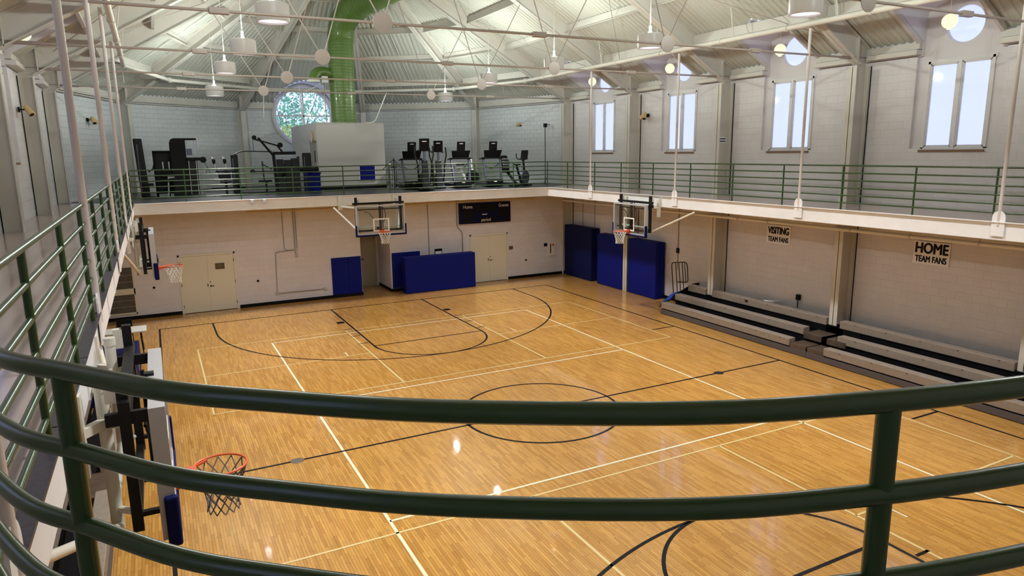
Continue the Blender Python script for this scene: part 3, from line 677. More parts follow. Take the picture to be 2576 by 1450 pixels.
# globe lamps in the dormers
for (x, y, z, lb) in spots:
    l = bpy.data.lights.new('lamp_neck_light', 'POINT'); l.energy = LAMP_NECK; l.shadow_soft_size = 0.22 * S; l.color = (0.93, 1.0, 0.91)
    q = bpy.data.objects.new('lamp_neck_light', l); COL.objects.link(q); q.location = Vector((x, y, z + 0.97)) * S
gl = thing('globe_lamp', 'x', 'globe lamp', (0, 0, 0)); MB().sphere((0, 0, 0), 0.56, 28, 16).build('globe', 'globe', gl, smooth=True); MB().cyl((0, 0, 0.5), (0, 0, 2.1), 0.02, 6).build('cord', 'white enamel', gl); MB().cyl((0, 0, -.62), (0, 0, -.5), 0.16, 12).build('finial', 'globe', gl, smooth=True)
gi = 0
for sx in (1, -1):
    for kb, lb in ((-2, 'beyond the top corner'), (-1, 'in the first dormer'), (0, 'in the second dormer'), (1, 'in the third dormer'), (2, 'in the dormer next to the rounded end')):
        o = gl if gi == 0 else dup(gl); gi += 1
        o.location = Vector((sx * 32.15, (kb + .5) * BAY + (0 if sx > 0 else 0), 28.75)) * S; o['group'] = 'glowing globe lamps'
        o['label'] = 'glowing globe lamp %s, %s side' % (lb, 'tall window' if sx > 0 else 'track')

# ================================================================ BALCONY STEEL
# hanger rods at every frame
hp = thing('balcony_hanger', 'x', 'hanger rod', (0, 0, 0))
MB().cyl((0, 0, -0.55), (0, 0, 15.3), 0.125, 14).build('rod', 'hanger paint', hp, smooth=True)
g = MB(); n = 14; pl = [(-0.02, -0.42, -1.25), (-0.02, 0.42, -1.25)] + [(-0.02, 0.42 * cos(pi * j / n), 0.05 + 0.42 * sin(pi * j / n)) for j in range(n + 1)]
g.prism(pl, (0, 0, 0), (-0.06, 0, 0)); g.build('gusset', 'fascia paint', hp)
hi = 0
for sx in (1, -1):
    for kf in range(-2, 3):
        o = hp if hi == 0 else dup(hp); hi += 1; o['group'] = 'balcony hanger rods'
        o.location = Vector((sx * 26.46, kf * BAY, ZT + 0.25)) * S
        if sx < 0: o.rotation_euler = (0, 0, pi)
        o['label'] = 'white balcony hanger rod on the %s side, %s' % ('bleacher' if sx > 0 else 'running track', BAYN[kf])
# railings: six pipes and posts
def railing(label, pts, posts, curved=False, r=0.068, low=0.062):
    t = thing('railing', label, 'railing', (pts[0][0], pts[0][1], ZT), 'green pipe railings')
    for kq in range(6):
        z = ZR - 0.607 * kq; rr_ = r if kq == 0 else low
        MB().tube([(p[0], p[1], z) for p in pts], rr_, 16).build('handrail' if kq == 0 else 'rail', 'green paint', t, smooth=True)
    for x, y in posts: MB().cyl((x, y, ZT - 0.02), (x, y, ZR), r, 16).build('post', 'green paint', t, smooth=True)
railing('green pipe railing in front of the fitness machines at the far balcony edge', [(-26.45, 44.25), (26.5, 44.25)], [(x, 44.25) for x in (-27.2 + 6.1 * 1, -15.2, -9.2, -3.1, 2.9, 9.0, 14.95, 20.95)])
railing('green pipe railing along the balcony edge under the tall windows', [(26.5, 44.25), (26.5, -32.5)], [(26.5, y) for y in (44.25, 38.8, 32.2, 26.5, 20.4, 14.2, 8.1, 1.9, -4.2, -10.4, -16.1, -22.7, -28.8)])
railing('green pipe railing along the running track wall side, seen end on', [(-26.5, 44.25), (-26.5, -32.5)], [(-26.5, -28.85 + 5.45 * i) for i in range(14)])
railing('large curved green railing closest to the camera, sweeping across the picture', ARCS, [(-26.5, -33.0), (-25.14, -37.1), (-20.6, -40.36)], True, 0.071, 0.068)
railing('green pipe railing on the near balcony edge past the curve', ring_in[len(ARCS) - 1:len(ARCS) + len(ARCR)], [(-14.5, -41), (-9, -41), (9, -41)])

# ================================================================ BASKETBALL HOOPS
def make_hoop(depth, side_off, braces=(-1, 1)):
    # local: board face in the plane y=0, looking towards -y; z = height above the floor
    t = thing('basketball_hoop', 'x', 'basketball hoop', (0, 0, 0))
    MB().box(-2.95, 0.02, 9.63, 2.95, 0.05, 13.05).build('glass_board', 'clear glass', t)
    f = MB()
    for a, b, c, d in ((-3.02, 9.55, -2.85, 13.12), (2.85, 9.55, 3.02, 13.12), (-2.85, 12.95, 2.85, 13.12), (-2.85, 9.55, 2.85, 9.72)): f.box(a, -0.02, b, c, 0.36, d)
    f.build('board_frame', 'silver paint', t)
    f = MB()
    for a, b, c, d in ((-1.0, 9.95, -0.84, 11.5), (0.84, 9.95, 1.0, 11.5), (-0.84, 11.34, 0.84, 11.5), (-0.84, 9.95, 0.84, 10.11)): f.box(a, 0.0, b, c, 0.018, d)
    f.build('target_square', 'white enamel', t)
    p = MB(); p.box(-3.12, -0.09, 9.38, 3.12, 0.24, 9.60)
    for s in (-1, 1): p.box(s * 2.97, -0.09, 9.38, s * 3.17, 0.24, 10.75)
    p.build('edge_padding', 'dark navy vinyl', t, bevel=0.06)
    k = MB()
    for s in (-1, 1):
        k.box(s * 2.62, 0.75, 9.9, s * 2.92, 1.0, 14.05)
        for z, hh in ((10.3, 0.06), (12.9, 0.16)): k.box(s * 2.68, 0.3, z - hh, s * 2.84, 1.3 if z > 12 else 0.85, z + hh)
    k.box(-3.2, 0.72, 13.18, 3.2, 0.98, 13.42); k.box(-2.7, 0.78, 9.88, 2.7, 1.0, 10.12); k.box(-2.7, 0.78, 12.5, 2.7, 0.95, 12.62)
    k.box(-0.13, 0.2, 9.9, 0.13, 0.45, 13.2); k.cyl((0.35, 0.5, 10.3), (0.35, 0.5, 13.2), 0.06, 8); k.build('lift_frame', 'black metal', t)
    c = MB().tube([(0.3, 0.4, 12.9), (0.6, 0.5, 12.5), (0.75, 0.5, 11.8), (0.6, 0.5, 11.2), (0.25, 0.45, 10.9)], 0.04, 6).tube([(-1.9, 0.5, 12.3), (-1.4, 0.5, 12.25), (-1.1, 0.5, 11.9), (-0.7, 0.4, 11.3)], 0.04, 6)
    c.box(-0.42, 0.3, 10.1, 0.0, 0.75, 10.45); c.build('cable', 'black', t, smooth=True)
    w = MB()
    for s in (-1, 1):
        w.cyl((s * 2.35, 1.35, 9.75), (s * 2.35, 1.35, 13.7), 0.15, 14); w.box(s * 2.62, 1.0, 13.35, s * 2.9, 1.25, 13.95)
        w.cyl((s * 2.35, 1.35, 13.55), (s * 2.35, 1.35, 13.8), 0.17, 14)
        for z in (10.4, 12.7): w.cyl((s * 2.35, 1.35, z), (s * 2.75, 0.95, z), 0.09, 8)
        w.box(s * 3.3, depth - 0.22, 12.3, s * 3.75, depth, 14.0) if depth > 3 else w.box(s * 2.9, depth - 0.24, 11.7, s * 3.25, depth + 0.02, 13.75)
        w.bar((s * 3.35 if depth > 3 else s * 3.05, depth - 0.1, 12.75), (s * 2.4, 1.3, 12.75), 0.2, 0.24)
        if s in braces: w.cyl((s * side_off, depth + (0 if depth > 3 else 0.25), 12.6), (s * 2.5, 1.3, 9.95), 0.11, 10)
    w.cyl((-2.4, 1.38, 12.75), (2.4, 1.38, 12.75), 0.11, 10).cyl((-2.4, 1.38, 10.35), (2.4, 1.38, 10.35), 0.11, 10).build('support_arm', 'off white', t, smooth=True)
    rm = MB(); rm.tube([(0.765 * cos(2 * pi * i / 48), -1.27 + 0.765 * sin(2 * pi * i / 48), 10.0) for i in range(48)], 0.034, 8, closed=True)
    rm.prism([(-0.26, -0.02, 9.72), (-0.26, -0.02, 10.03), (-0.26, -0.62, 10.03), (-0.26, -0.62, 9.93)], (0, 0, 0), (0.52, 0, 0)); rm.box(-0.26, -0.12, 9.6, 0.26, -0.0, 10.12)
    rm.bar((-0.24, -0.5, 9.95), (-0.62, -0.95, 9.97), 0.05, 0.07).bar((0.24, -0.5, 9.95), (0.62, -0.95, 9.97), 0.05, 0.07)
    rimo = rm.build('hoop_rim', 'orange', t, smooth=True)
    nt_ = MB(); NR = 12; lv = [(9.95, 0.76), (9.67, 0.66), (9.42, 0.56), (9.18, 0.50), (8.95, 0.455), (8.74, 0.45), (8.56, 0.47)]
    def np_(i, h): return (lv[i][1] * cos(2 * pi * h / (2 * NR)), -1.27 + lv[i][1] * sin(2 * pi * h / (2 * NR)), lv[i][0])
    for i in range(len(lv) - 1):
        for q in range(NR):
            h = 2 * q + (i % 2)
            nt_.tube([np_(i, h), np_(i + 1, h + 1)], 0.020, 5).tube([np_(i, h), np_(i + 1, h - 1)], 0.020, 5)
    nt_.build('net', 'net cord', rimo); return t
h = make_hoop(5.65, 4.3); h.location = Vector((-0.2, 38.5, 0)) * S; tag(h, 'main glass backboard and white net facing down the court below the fitness machines', group='basketball hoops')
h2 = make_hoop(1.95, 8.6)
h3 = make_hoop(1.95, 8.6, (1,))
for i, (x, y, rz, lb) in enumerate(((24.5, 22.1, -pi / 2, 'glass backboard hung from the bleacher side balcony in front of the blue mats'), (-24.72, 22.3, pi / 2, 'side backboard seen edge on in front of the white double door with the brown plaque'), (-24.72, -21.4, pi / 2, 'side backboard seen from above with big orange rim, just below the curved railing'))):
    o = h3 if i == 0 else (h2 if i == 1 else dup(h2)); o.location = Vector((x, y, 0)) * S; o.rotation_euler = (0, 0, rz); o['label'] = lb; o['group'] = 'basketball hoops'
for c_ in o.children_recursive:
    if c_.name.startswith('net'):
        c_.data = c_.data.copy(); c_.data.materials[0] = MAT['net cord grey']; c_['label'] = 'dark grey worn net'

# ================================================================ FAR WALL
def double_door(idx, x0, x1, h, label_plate):
    y = 49.6; fm = MB()
    fm.box(x0, y - 0.1, 0, x0 + 0.2, y + 0.02, h).box(x1 - 0.2, y - 0.1, 0, x1, y + 0.02, h).box(x0, y - 0.1, h - 0.24, x1, y + 0.02, h)
    d = struct('door_%d' % idx, fm, 'door paint'); xm = (x0 + x1) / 2
    for a, b in ((x0 + 0.22, xm - 0.012), (xm + 0.012, x1 - 0.22)): MB().box(a, y - 0.04, 0.05, b, y, h - 0.27).build('door_leaf', 'door paint', d); lf_ = d.children[-1]
    MB().cyl((xm + 0.17, y - 0.1, 3.25), (xm + 0.17, y - 0.03, 3.25), 0.09, 14).bar((xm + 0.17, y - 0.14, 3.25), (xm + 0.55, y - 0.14, 3.25), 0.05, 0.06).box(xm - 0.2, y - 0.07, 3.2, xm - 0.1, y - 0.03, 3.55).build('door_handle', 'black metal', d)
    MB().cyl((xm + 0.17, y - 0.08, 3.75), (xm + 0.17, y - 0.03, 3.75), 0.07, 12).build('lock', 'black metal', d)
    MB().box(xm + 0.02, y - 0.035, 0.02, xm + 0.04, y - 0.03, h - 0.3).box(x0 + .2, y - .05, 0, x1 - .2, y - .01, 0.06).build('door_gap', 'black', d)
    hg = MB()
    for z in (0.9, 3.6, 6.3):
        for xx in (x0 + 0.2, x1 - 0.2): hg.box(xx - 0.03, y - 0.13, z - 0.18, xx + 0.03, y - 0.06, z + 0.18)
    hg.build('hinge', 'black metal' if idx == 1 else 'door paint', d)
    return d
d1 = double_door(1, -22.6, -16.05, 7.35, True); double_door(2, 16.3, 22.55, 7.25, False)
t = thing('door_plaque', 'small brown plaque with two lines of gold lettering on the far double door', 'sign', (-17.9, 49.5, 5.65))
MB().box(-18.42, 49.5, 5.28, -17.36, 49.555, 6.02).build('plate', 'plaque brown', t)
MB().box(-18.2, 49.49, 5.72, -17.6, 49.5, 5.82).box(-18.1, 49.49, 5.52, -17.7, 49.5, 5.58).build('lettering', 'sill brown', t)
# recess door
d3 = struct('door_3', MB().box(0.3, 55.35, 0, 0.5, 55.5, 7.3).box(3.6, 55.35, 0, 3.8, 55.5, 7.3).box(0.3, 55.35, 7.1, 3.8, 55.5, 7.3), 'door paint grey')
MB().box(0.5, 55.42, 0.05, 3.6, 55.47, 7.1).build('door_leaf', 'door paint grey', d3)
MB().box(0.55, 55.38, 4.2, 1.5, 55.43, 5.3).build('door_window', 'black gloss', d3); MB().box(0.55, 55.36, 3.95, 1.9, 55.41, 4.2).build('door_sign', 'plaque brown', d3)
t = thing('wall_light', 'small lit wall lamp above the recess door seen through the backboard', 'light', (1.4, 49.3, 0)) if False else None
# wall padding
def pad(label, x0, x1, z0, z1, splits, y=49.6, th=0.16):
    t = thing('wall_pad', label, 'wall padding', ((x0 + x1) / 2, y, z0), 'blue wall pads beside the recess')
    xs = [x0] + splits + [x1]
    for a, b in zip(xs[:-1], xs[1:]): MB().box(a + 0.012, y - th, z0, b - 0.012, y, z1).build('pad_panel', 'navy vinyl', t, bevel=0.04)
pad('blue two panel wall pad beside the outlets, on the door plaque side of the recess', -4.1, -0.06, 0.42, 5.47, [-1.85])
pad('blue two panel wall pad half hidden behind the big freestanding blue mat', 4.32, 8.5, 0.5, 5.5, [6.4])
# far mats and scoreboard
def crash_mat(label, x0, y0, x1, y1, h, m, strap=True, straps_side=None):
    t = thing('crash_mat', label, 'gym mat', ((x0 + x1) / 2, (y0 + y1) / 2, 0), 'blue gym mats')
    if abs(x1 - x0) > abs(y1 - y0):
        ym = (y0 + y1) / 2
        for a, b in ((y0, ym - 0.02), (ym + 0.02, y1)): MB().box(x0, a, 0.01, x1, b, h).build('mat_half', m, t, bevel=0.09)
        if strap:
            MB().box(x0 - 0.02, y0 + .1, 1.15, x0 + 0.05, y1 - .1, 1.28).box(x0 - 0.02, y0 + .1, h - 1.5, x0 + 0.05, y1 - .1, h - 1.37).build('strap', 'black', t)
    else:
        xm = (x0 + x1) / 2
        for a, b in ((x0, xm - 0.02), (xm + 0.02, x1)): MB().box(a, y0, 0.01, b, y1, h).build('mat_half', m, t, bevel=0.09)
crash_mat('big blue crash mat standing on its long edge in front of the far wall', 5.35, 46.9, 15.95, 48.35, 5.05, 'navy vinyl')
crash_mat('dark blue mat standing upright in the corner next to the white corner column', 32.35, 41.5, 33.85, 49.0, 7.9, 'dark navy vinyl', False)
crash_mat('blue mat standing upright between the dark corner mat and the white column', 32.3, 33.65, 33.8, 39.9, 7.4, 'navy vinyl', False)
crash_mat('blue mat standing upright between the white column and the bleachers', 32.3, 26.6, 33.8, 32.45, 7.45, 'navy vinyl', False)
t = thing('scoreboard', 'dark blue scoreboard reading Home Guests period high on the far wall', 'scoreboard', (18.8, 49.5, 8.95))
cb_ = MB().box(14.65, 49.2, 8.93, 22.95, 49.58, 11.92).build('cabinet', 'navy board', t, bevel=0.03)
MB().box(15.2, 49.17, 9.75, 16.85, 49.2, 11.0).box(17.15, 49.17, 10.55, 20.5, 49.2, 11.8).box(20.85, 49.17, 9.75, 22.7, 49.2, 11.05).box(15.2, 49.17, 9.1, 16.5, 49.2, 9.62).box(21.3, 49.17, 9.05, 22.65, 49.2, 9.55).box(17.9, 49.17, 9.0, 19.8, 49.2, 9.72).box(19.95, 49.17, 9.0, 20.6, 49.2, 9.95).box(16.8, 49.17, 9.1, 17.1, 49.2, 9.4).box(20.8, 49.17, 9.05, 21.05, 49.2, 9.35).box(15.1, 49.17, 11.1, 16.9, 49.2, 11.8).box(20.8, 49.17, 11.15, 22.75, 49.2, 11.85).build('digit_panel', 'black', cb_)
rx = (pi / 2, 0, 0)
text('lettering', 'Home', 'sign white', t, (15.95, 49.15, 11.38), rx, 0.72, 0.85); text('lettering', 'Guests', 'sign white', t, (21.75, 49.15, 11.42), rx, 0.70, 0.85)
text('lettering', 'period', 'sign white', t, (18.85, 49.15, 9.4), rx, 0.66, 0.9); MB().box(18.25, 49.15, 10.15, 19.05, 49.2, 10.27).build('maker_mark', 'sign white', t)
# small wall things on the far wall
def small(name, label, cat, boxes, m, group=None, loc=None):
    q = MB()
    for b in boxes: q.box(*b)
    o = q.build(name, m); return tag(o, label, cat, group)
t = thing('fire_extinguisher_cabinet', 'white fire extinguisher cabinet with a dark slot window and red mark by the corner', 'cabinet', (30.3, 49.5, 3.1))
MB().box(29.72, 49.42, 3.12, 30.9, 49.59, 5.38).build('body', 'white enamel', t, bevel=0.03); MB().box(29.95, 49.40, 3.5, 30.12, 49.42, 5.0).build('slot_window', 'black gloss', t); MB().box(30.35, 49.40, 4.6, 30.65, 49.42, 4.95).build('label_mark', 'red', t)
small('room_sign', 'small dark blue sign on the far wall beside the extinguisher cabinet', 'sign', [(28.92, 49.5, 4.62, 29.5, 49.58, 5.1)], 'navy board')
small('room_sign', 'small grey and black sign just beside the plain far double door', 'sign', [(22.8, 49.5, 4.62, 23.45, 49.58, 5.1)], 'plaque brown')
small('light_switch', 'white switch plate beside the double door with the brown plaque', 'switch', [(-15.72, 49.52, 4.86, -15.38, 49.58, 5.16)], 'white enamel')
t = thing('alarm_box', 'pair of small wall boxes behind the edge on backboard', 'alarm', (-24.4, 49.5, 6.9))
MB().box(-24.6, 49.45, 6.75, -24.1, 49.58, 7.2).build('body', 'white enamel', t); MB().box(-24.95, 49.47, 6.75, -24.65, 49.58, 7.2).build('strobe', 'charcoal', t)
for x, z, lb in ((-13.55, 3.32, 'beside the conduit loop'), (-25.45, 3.66, 'beside the double door with the brown plaque'), (25.7, 2.75, 'between the plain double door and the extinguisher cabinet')):
    o = MB().cyl((x, 49.5, z), (x, 49.6, z), 0.14, 14).build('wall_socket', 'black', None, smooth=True); tag(o, 'small round black wall socket %s' % lb, 'socket', 'round wall sockets')
t = thing('clipboard_sign', 'small black clip frame with white paper just above the big blue mat', 'sign', (11.3, 49.5, 4.6)); MB().box(10.75, 49.52, 4.6, 11.9, 49.58, 5.6).build('backing', 'black', t); MB().box(10.85, 49.5, 4.6, 11.8, 49.52, 5.25).build('paper', 'sign white', t)
t = thing('conduit', 'thin metal conduit with junction boxes looping down the far wall beside the plaque door', 'conduit', (-8.5, 49.5, 1.4))
MB().tube([(-10.0, 49.5, 12.9), (-10.0, 49.5, 7.3), (-9.85, 49.5, 7.05), (-9.5, 49.5, 7.0), (-8.6, 49.5, 7.0)], 0.045, 6).cyl((-8.65, 49.5, 12.9), (-8.65, 49.5, 6.3), 0.045, 6).cyl((-8.38, 49.5, 12.9), (-8.38, 49.5, 7.1), 0.045, 6).tube([(-8.7, 49.5, 6.95), (-10.8, 49.5, 6.9), (-11.1, 49.5, 6.8), (-11.15, 49.5, 6.5), (-11.3, 49.5, 1.45), (-5.1, 49.5, 1.42)], 0.045, 6).build('pipe', 'conduit', t, smooth=True)
for x, z in ((-8.5, 7.0), (-8.5, 6.25), (-11.3, 1.45), (-5.1, 1.42)): MB().box(x - 0.19, 49.42, z - 0.19, x + 0.19, 49.6, z + 0.19).build('junction_box', 'silver paint', t, bevel=0.03)
t = thing('conduit', 'single straight dark conduit down the far wall to the big blue mat', 'conduit', (9.9, 49.5, 5)); MB().cyl((9.9, 49.52, 12.9), (9.95, 49.52, 0.5), 0.05, 6).build('pipe', 'conduit', t, smooth=True)
t = thing('conduit', 'dark conduit jogging sideways below the scoreboard beside the plain double door', 'conduit', (14.3, 49.5, 5)); MB().tube([(14.3, 49.5, 12.9), (14.35, 49.5, 8.7), (14.5, 49.5, 8.4), (15.0, 49.5, 7.85), (15.12, 49.5, 7.6), (15.15, 49.5, 0.5)], 0.06, 6).build('pipe', 'conduit', t, smooth=True)
for a, b, z, lb in (((-14.6, 47.2), (26.0, 47.2), 12.35, 'tan pipe under the far balcony edge above the scoreboard'),):
    o = MB().cyl((a[0], a[1], z), (b[0], b[1], z), 0.1, 10).build('ceiling_pipe', 'amber plastic', None, smooth=True); tag(o, lb, 'pipe', 'pipes under the balcony')
t = thing('ceiling_pipe', 'long cream sprinkler pipe under the balcony above the bleachers and team signs', 'pipe', (32.8, 0, 11.6), 'pipes under the balcony')
MB().cyl((32.0, 48.7, 11.72), (32.0, -30, 11.72), 0.17, 12).build('pipe', 'fascia paint', t, smooth=True)
q = MB()
for y in (40, 28.5, 20, 12.5, 8.3, -1.3, -6.9, -12.5): q.cyl((32.0, y, 11.72), (32.0, y, 12.95), 0.03, 6).cyl((32.0, y - .06, 11.72), (32.0, y + .06, 11.72), 0.22, 10)
q.build('pipe_hanger', 'steel paint', t)
# dark glazed panels in the far wall corner
WN[0] += 1
w = struct('window_%d' % WN[0], MB().box(-32.5, 49.5, 0.7, -27.45, 49.6, 0.9).box(-32.5, 49.5, 3.1, -27.45, 49.6, 3.8).box(-32.5, 49.5, 6.35, -27.45, 49.6, 6.55).box(-27.6, 49.5, 0.7, -27.4, 49.6, 6.55), 'off white')
MB().box(-32.5, 49.54, 0.9, -27.6, 49.6, 3.1).box(-32.5, 49.54, 3.8, -27.6, 49.6, 6.35).build('window_pane', 'louvre grey', w)
q = MB()
for z in (1.6, 2.35, 4.6, 5.4): q.box(-32.5, 49.52, z, -27.6, 49.55, z + 0.06)
q.build('muntin', 'conduit', w)
# fascia devices
for x, lb in ((-14.1, 'plain grey sensor box'), (-12.7, 'tilted grey sensor box')):
    o = MB().box(x - 0.2, 43.85, 13.65, x + 0.2, 44.2, 14.05); o = o.build('sensor_box', 'silver paint', None, bevel=0.04); tag(o, '%s on the far balcony edge below the fitness machines' % lb, 'sensor', 'sensors on the balcony edge')
    if 'tilted' in lb:
        pass

# ================================================================ BLEACHERS
def bleacher(label, sx, secs, steps, kick, ends=True):
    t = thing('bleacher', label, 'bleacher', (sx * 31, (kick[0] + kick[1]) / 2, 0), 'tan bench bleachers')
    rows = ((28.0, 0.66, 1.38), (30.0, 1.48, 2.2), (32.0, 2.35, 3.08))
    for (y0, y1, ri) in secs:
        xf, zb, zt = rows[ri]
        MB().box(sx * xf, y0, zb, sx * (xf + 0.85), y1, zt).build('bench', 'bleacher tan', t, bevel=0.05)
        yy = y0 + 1.0
        while yy < y1 - 0.4:
            MB().box(sx * (xf - 0.012), yy, zt - 0.16, sx * (xf + 0.0), yy + 0.16, zt - 0.08).build('end_clip', 'bleacher step', t); yy += 3.1
    k0, k1 = kick
    b = MB()
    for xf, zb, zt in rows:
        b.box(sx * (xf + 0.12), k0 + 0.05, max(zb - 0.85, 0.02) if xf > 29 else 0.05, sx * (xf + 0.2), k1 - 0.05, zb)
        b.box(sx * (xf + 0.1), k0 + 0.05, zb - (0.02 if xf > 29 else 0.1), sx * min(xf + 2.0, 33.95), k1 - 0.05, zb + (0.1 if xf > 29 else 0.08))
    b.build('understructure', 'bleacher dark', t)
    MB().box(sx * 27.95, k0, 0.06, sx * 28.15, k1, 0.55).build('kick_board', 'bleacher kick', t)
    for y0, y1 in steps:
        MB().box(sx * 28.05, y0, 0.55, sx * 29.9, y1, 0.98).build('step', 'bleacher step', t); MB().box(sx * 29.9, y0 - 0.8, 1.2, sx * 32.0, y1, 1.74).build('step', 'bleacher step', t)
        MB().box(sx * 32.0, y0 - 0.8, 1.7, sx * 33.9, y1 + 1.2, 2.3).build('step', 'bleacher dark', t)
bleacher('three row tan bleacher under the visiting team sign, far from the camera', 1,
         [(1.35, 20.1, 0), (1.42, 20.05, 1), (17.05, 20.05, 2), (0.55, 16.0, 2)], [(-0.5, 1.3)], (-0.6, 20.1))
bleacher('three row tan bleacher under the home team sign, closer to the camera', 1,
         [(-30, -2.45, 0), (-30, -2.3, 1), (-16.0, -0.95, 2), (-30, -17.1, 2)], [(-2.4, -0.7)], (-30, -0.65))
bleacher('tan bleacher under the track balcony, glimpsed beneath the near backboard', -1,
         [(-30, -1.6, 0), (-30, -1.6, 1), (-30, -1.6, 2), (2.0, 16.0, 0), (2.0, 16, 1), (2, 16, 2)], [(-1.5, 1.9)], (-30, 16.0))
# folded rack and tarp at the end of the far bleacher
t = thing('bleacher_end_rail', 'black tubular end rail standing at the far end of the bleacher', 'railing', (31.5, 20.8, 2.2))
def rp(u, z): return (31.8 - 0.12 * (z - 1.6), 22.4 - u, z)
P1 = [(0, 1.6), (0.0, 5.2), (0.12, 5.5), (0.4, 5.62), (2.4, 5.95), (2.75, 5.85), (2.85, 5.5), (2.8, 3.75), (2.6, 3.5), (2.3, 3.45), (0.75, 3.2)]
MB().tube([rp(*p) for p in P1], 0.06, 8).build('frame', 'black metal', t, smooth=True)
q = MB()
for u in (0.75, 1.35, 1.95): q.tube([rp(u, 1.5), rp(u, 5.65 + u * 0.1)], 0.05, 8)
q.tube([rp(2.4, 3.5), rp(2.4, 5.9)], 0.045, 8); q.build('bar', 'black metal', t, smooth=True)
o = MB().add([(28.5, 20.2, 1.42), (29.6, 20.2, 1.55), (30.0, 20.25, 2.28), (31.7, 20.2, 2.45), (28.7, 21.0, 1.1), (29.5, 21.1, 1.75), (30.3, 21.1, 2.2), (31.6, 21.0, 2.3), (28.8, 21.7, 0.1), (29.6, 21.9, 0.5), (30.6, 21.9, 0.9), (31.7, 21.7, 1.2)], [(0, 1, 5, 4), (1, 2, 6, 5), (2, 3, 7, 6), (4, 5, 9, 8), (5, 6, 10, 9), (6, 7, 11, 10)]).build('tarp', 'blue tarp', None)
sb = o.modifiers.new('s', 'SUBSURF'); sb.levels = 3; sb.render_levels = 3; so = o.modifiers.new('t', 'SOLIDIFY'); so.thickness = 0.01
tag(o, 'crumpled bright blue tarp draped over the far end of the bleacher', 'tarp')
o = MB().prism([(30.1, 20.2, 1.4), (33.9, 20.2, 1.4), (33.9, 20.2, 3.15), (32.9, 20.2, 3.1), (30.4, 20.2, 2.15)], (0, 0, 0), (0, 0.1, 0)).build('end_panel', 'black'); tag(o, 'black sloping end panel behind the tubular rail of the far bleacher', 'panel')
t = thing('floor_plug_post', 'thin dark pole with a black box standing on the top bleacher row', 'pole', (33.6, 5.45, 3.0)); MB().cyl((33.75, 5.45, 2.9), (33.75, 5.45, 4.05), 0.05, 8).build('pole', 'charcoal', t); MB().box(33.6, 5.25, 3.75, 33.95, 5.62, 4.3).build('outlet_box', 'black', t)
o = MB().add([(32.9, 9.2, 3.14), (33.5, 8.2, 3.14), (33.7, 7.4, 3.3), (33.0, 7.9, 3.2), (32.6, 8.6, 3.13)], [(0, 1, 2, 3, 4)]).build('paper_sheet', 'sign white'); so = o.modifiers.new('t', 'SOLIDIFY'); so.thickness = 0.004; tag(o, 'loose white paper lying on the top row of the far bleacher', 'paper')
small('bench_label', 'small dark plate on the top bench of the far bleacher', 'plate', [(31.97, 10.5, 2.72, 31.995, 10.9, 2.95)], 'charcoal')
# team signs
ry = (pi / 2, 0, -pi / 2)
for y, big, lb, sz, sxx in ((8.6, 'VISITING', 'white sign with black letters reading VISITING TEAM FANS above the far bleacher', 1.02, 0.66), (-7.7, 'HOME', 'white sign with black letters reading HOME TEAM FANS above the closer bleacher', 1.25, 0.78)):
    t = thing('team_sign', lb, 'sign', (33.9, y, 9.2), 'team fan signs'); MB().box(33.9, y - 1.56, 9.24, 33.98, y + 1.56, 11.2).build('board', 'sign white', t)
    text('lettering', big, 'black', t, (33.885, y, 10.58), ry, sz, sxx * 1.04, 0.005, bold=0.055); text('lettering', 'TEAM FANS', 'black', t, (33.885, y, 9.66), ry, 0.74, 0.70, 0.005, bold=0.035)
# cable and socket on the bleacher wall
t = thing('conduit', 'thin dark conduit with a switch box above the tubular end rail', 'conduit', (33.9, 24.4, 4)); MB().cyl((33.92, 24.3, 12.8), (33.92, 24.3, 4.2), 0.045, 6).build('pipe', 'conduit', t, smooth=True); MB().box(33.85, 24.1, 6.3, 34, 24.55, 6.95).build('switch_box', 'charcoal', t)
for y, lb in ((46.2, 'next to the corner column'), (43.0, 'farther from the corner column')):
    o = MB().cyl((33.92, y, 12.8), (33.92, y, 7.8), 0.045, 6).build('conduit', 'conduit', None, smooth=True); tag(o, 'thin conduit running down behind the dark corner mat, %s' % lb, 'conduit', 'conduits behind the dark mat')
# under the track balcony: folding table, chair, mat
t = thing('folding_table', 'long off white folding table under the track balcony', 'table', (-28.9, 33.5, 0))
MB().box(-31.4, 31.9, 2.32, -26.35, 34.4, 2.48).build('table_top', 'table top', t, bevel=0.05)
for x in (-26.8, -31.0):
    MB().tube([(x, 32.2, 0.03), (x - 0.1, 32.2, 2.3), (x - 0.1, 34.1, 2.3), (x, 34.1, 0.03)], 0.05, 8).cyl((x - .05, 32.2, 1.2), (x - .05, 34.1, 1.2), 0.035, 6).build('leg', 'black metal', t, smooth=True)
t = thing('folding_chair', 'black folding chair mostly hidden behind the folding table', 'chair', (-28.4, 36.2, 0))
MB().box(-29.1, 35.4, 1.4, -27.7, 36.7, 1.5).build('seat', 'black', t, bevel=0.03); MB().box(-29.1, 36.75, 2.0, -27.7, 36.85, 2.75).build('backrest', 'black', t, bevel=0.03)
for x in (-29.1, -27.7): MB().tube([(x, 35.3, 0.03), (x, 36.8, 2.7)], 0.04, 8).tube([(x, 36.9, 0.03), (x, 35.5, 1.4)], 0.04, 8).build('leg', 'black metal', t, smooth=True)
t = thing('folded_mat', 'dark blue folded mat lying under the track balcony beyond the near backboard', 'gym mat', (-29, 24, 0))
for i in range(3): MB().box(-32.6, 17.4, 0.02 + i * 0.72, -27.0, 29.6, 0.70 + i * 0.72).build('mat_layer', 'dark navy vinyl', t, bevel=0.1)
MB().box(-32.62, 23.0, 0.02, -26.98, 23.2, 2.2).build('strap', 'off white', t)

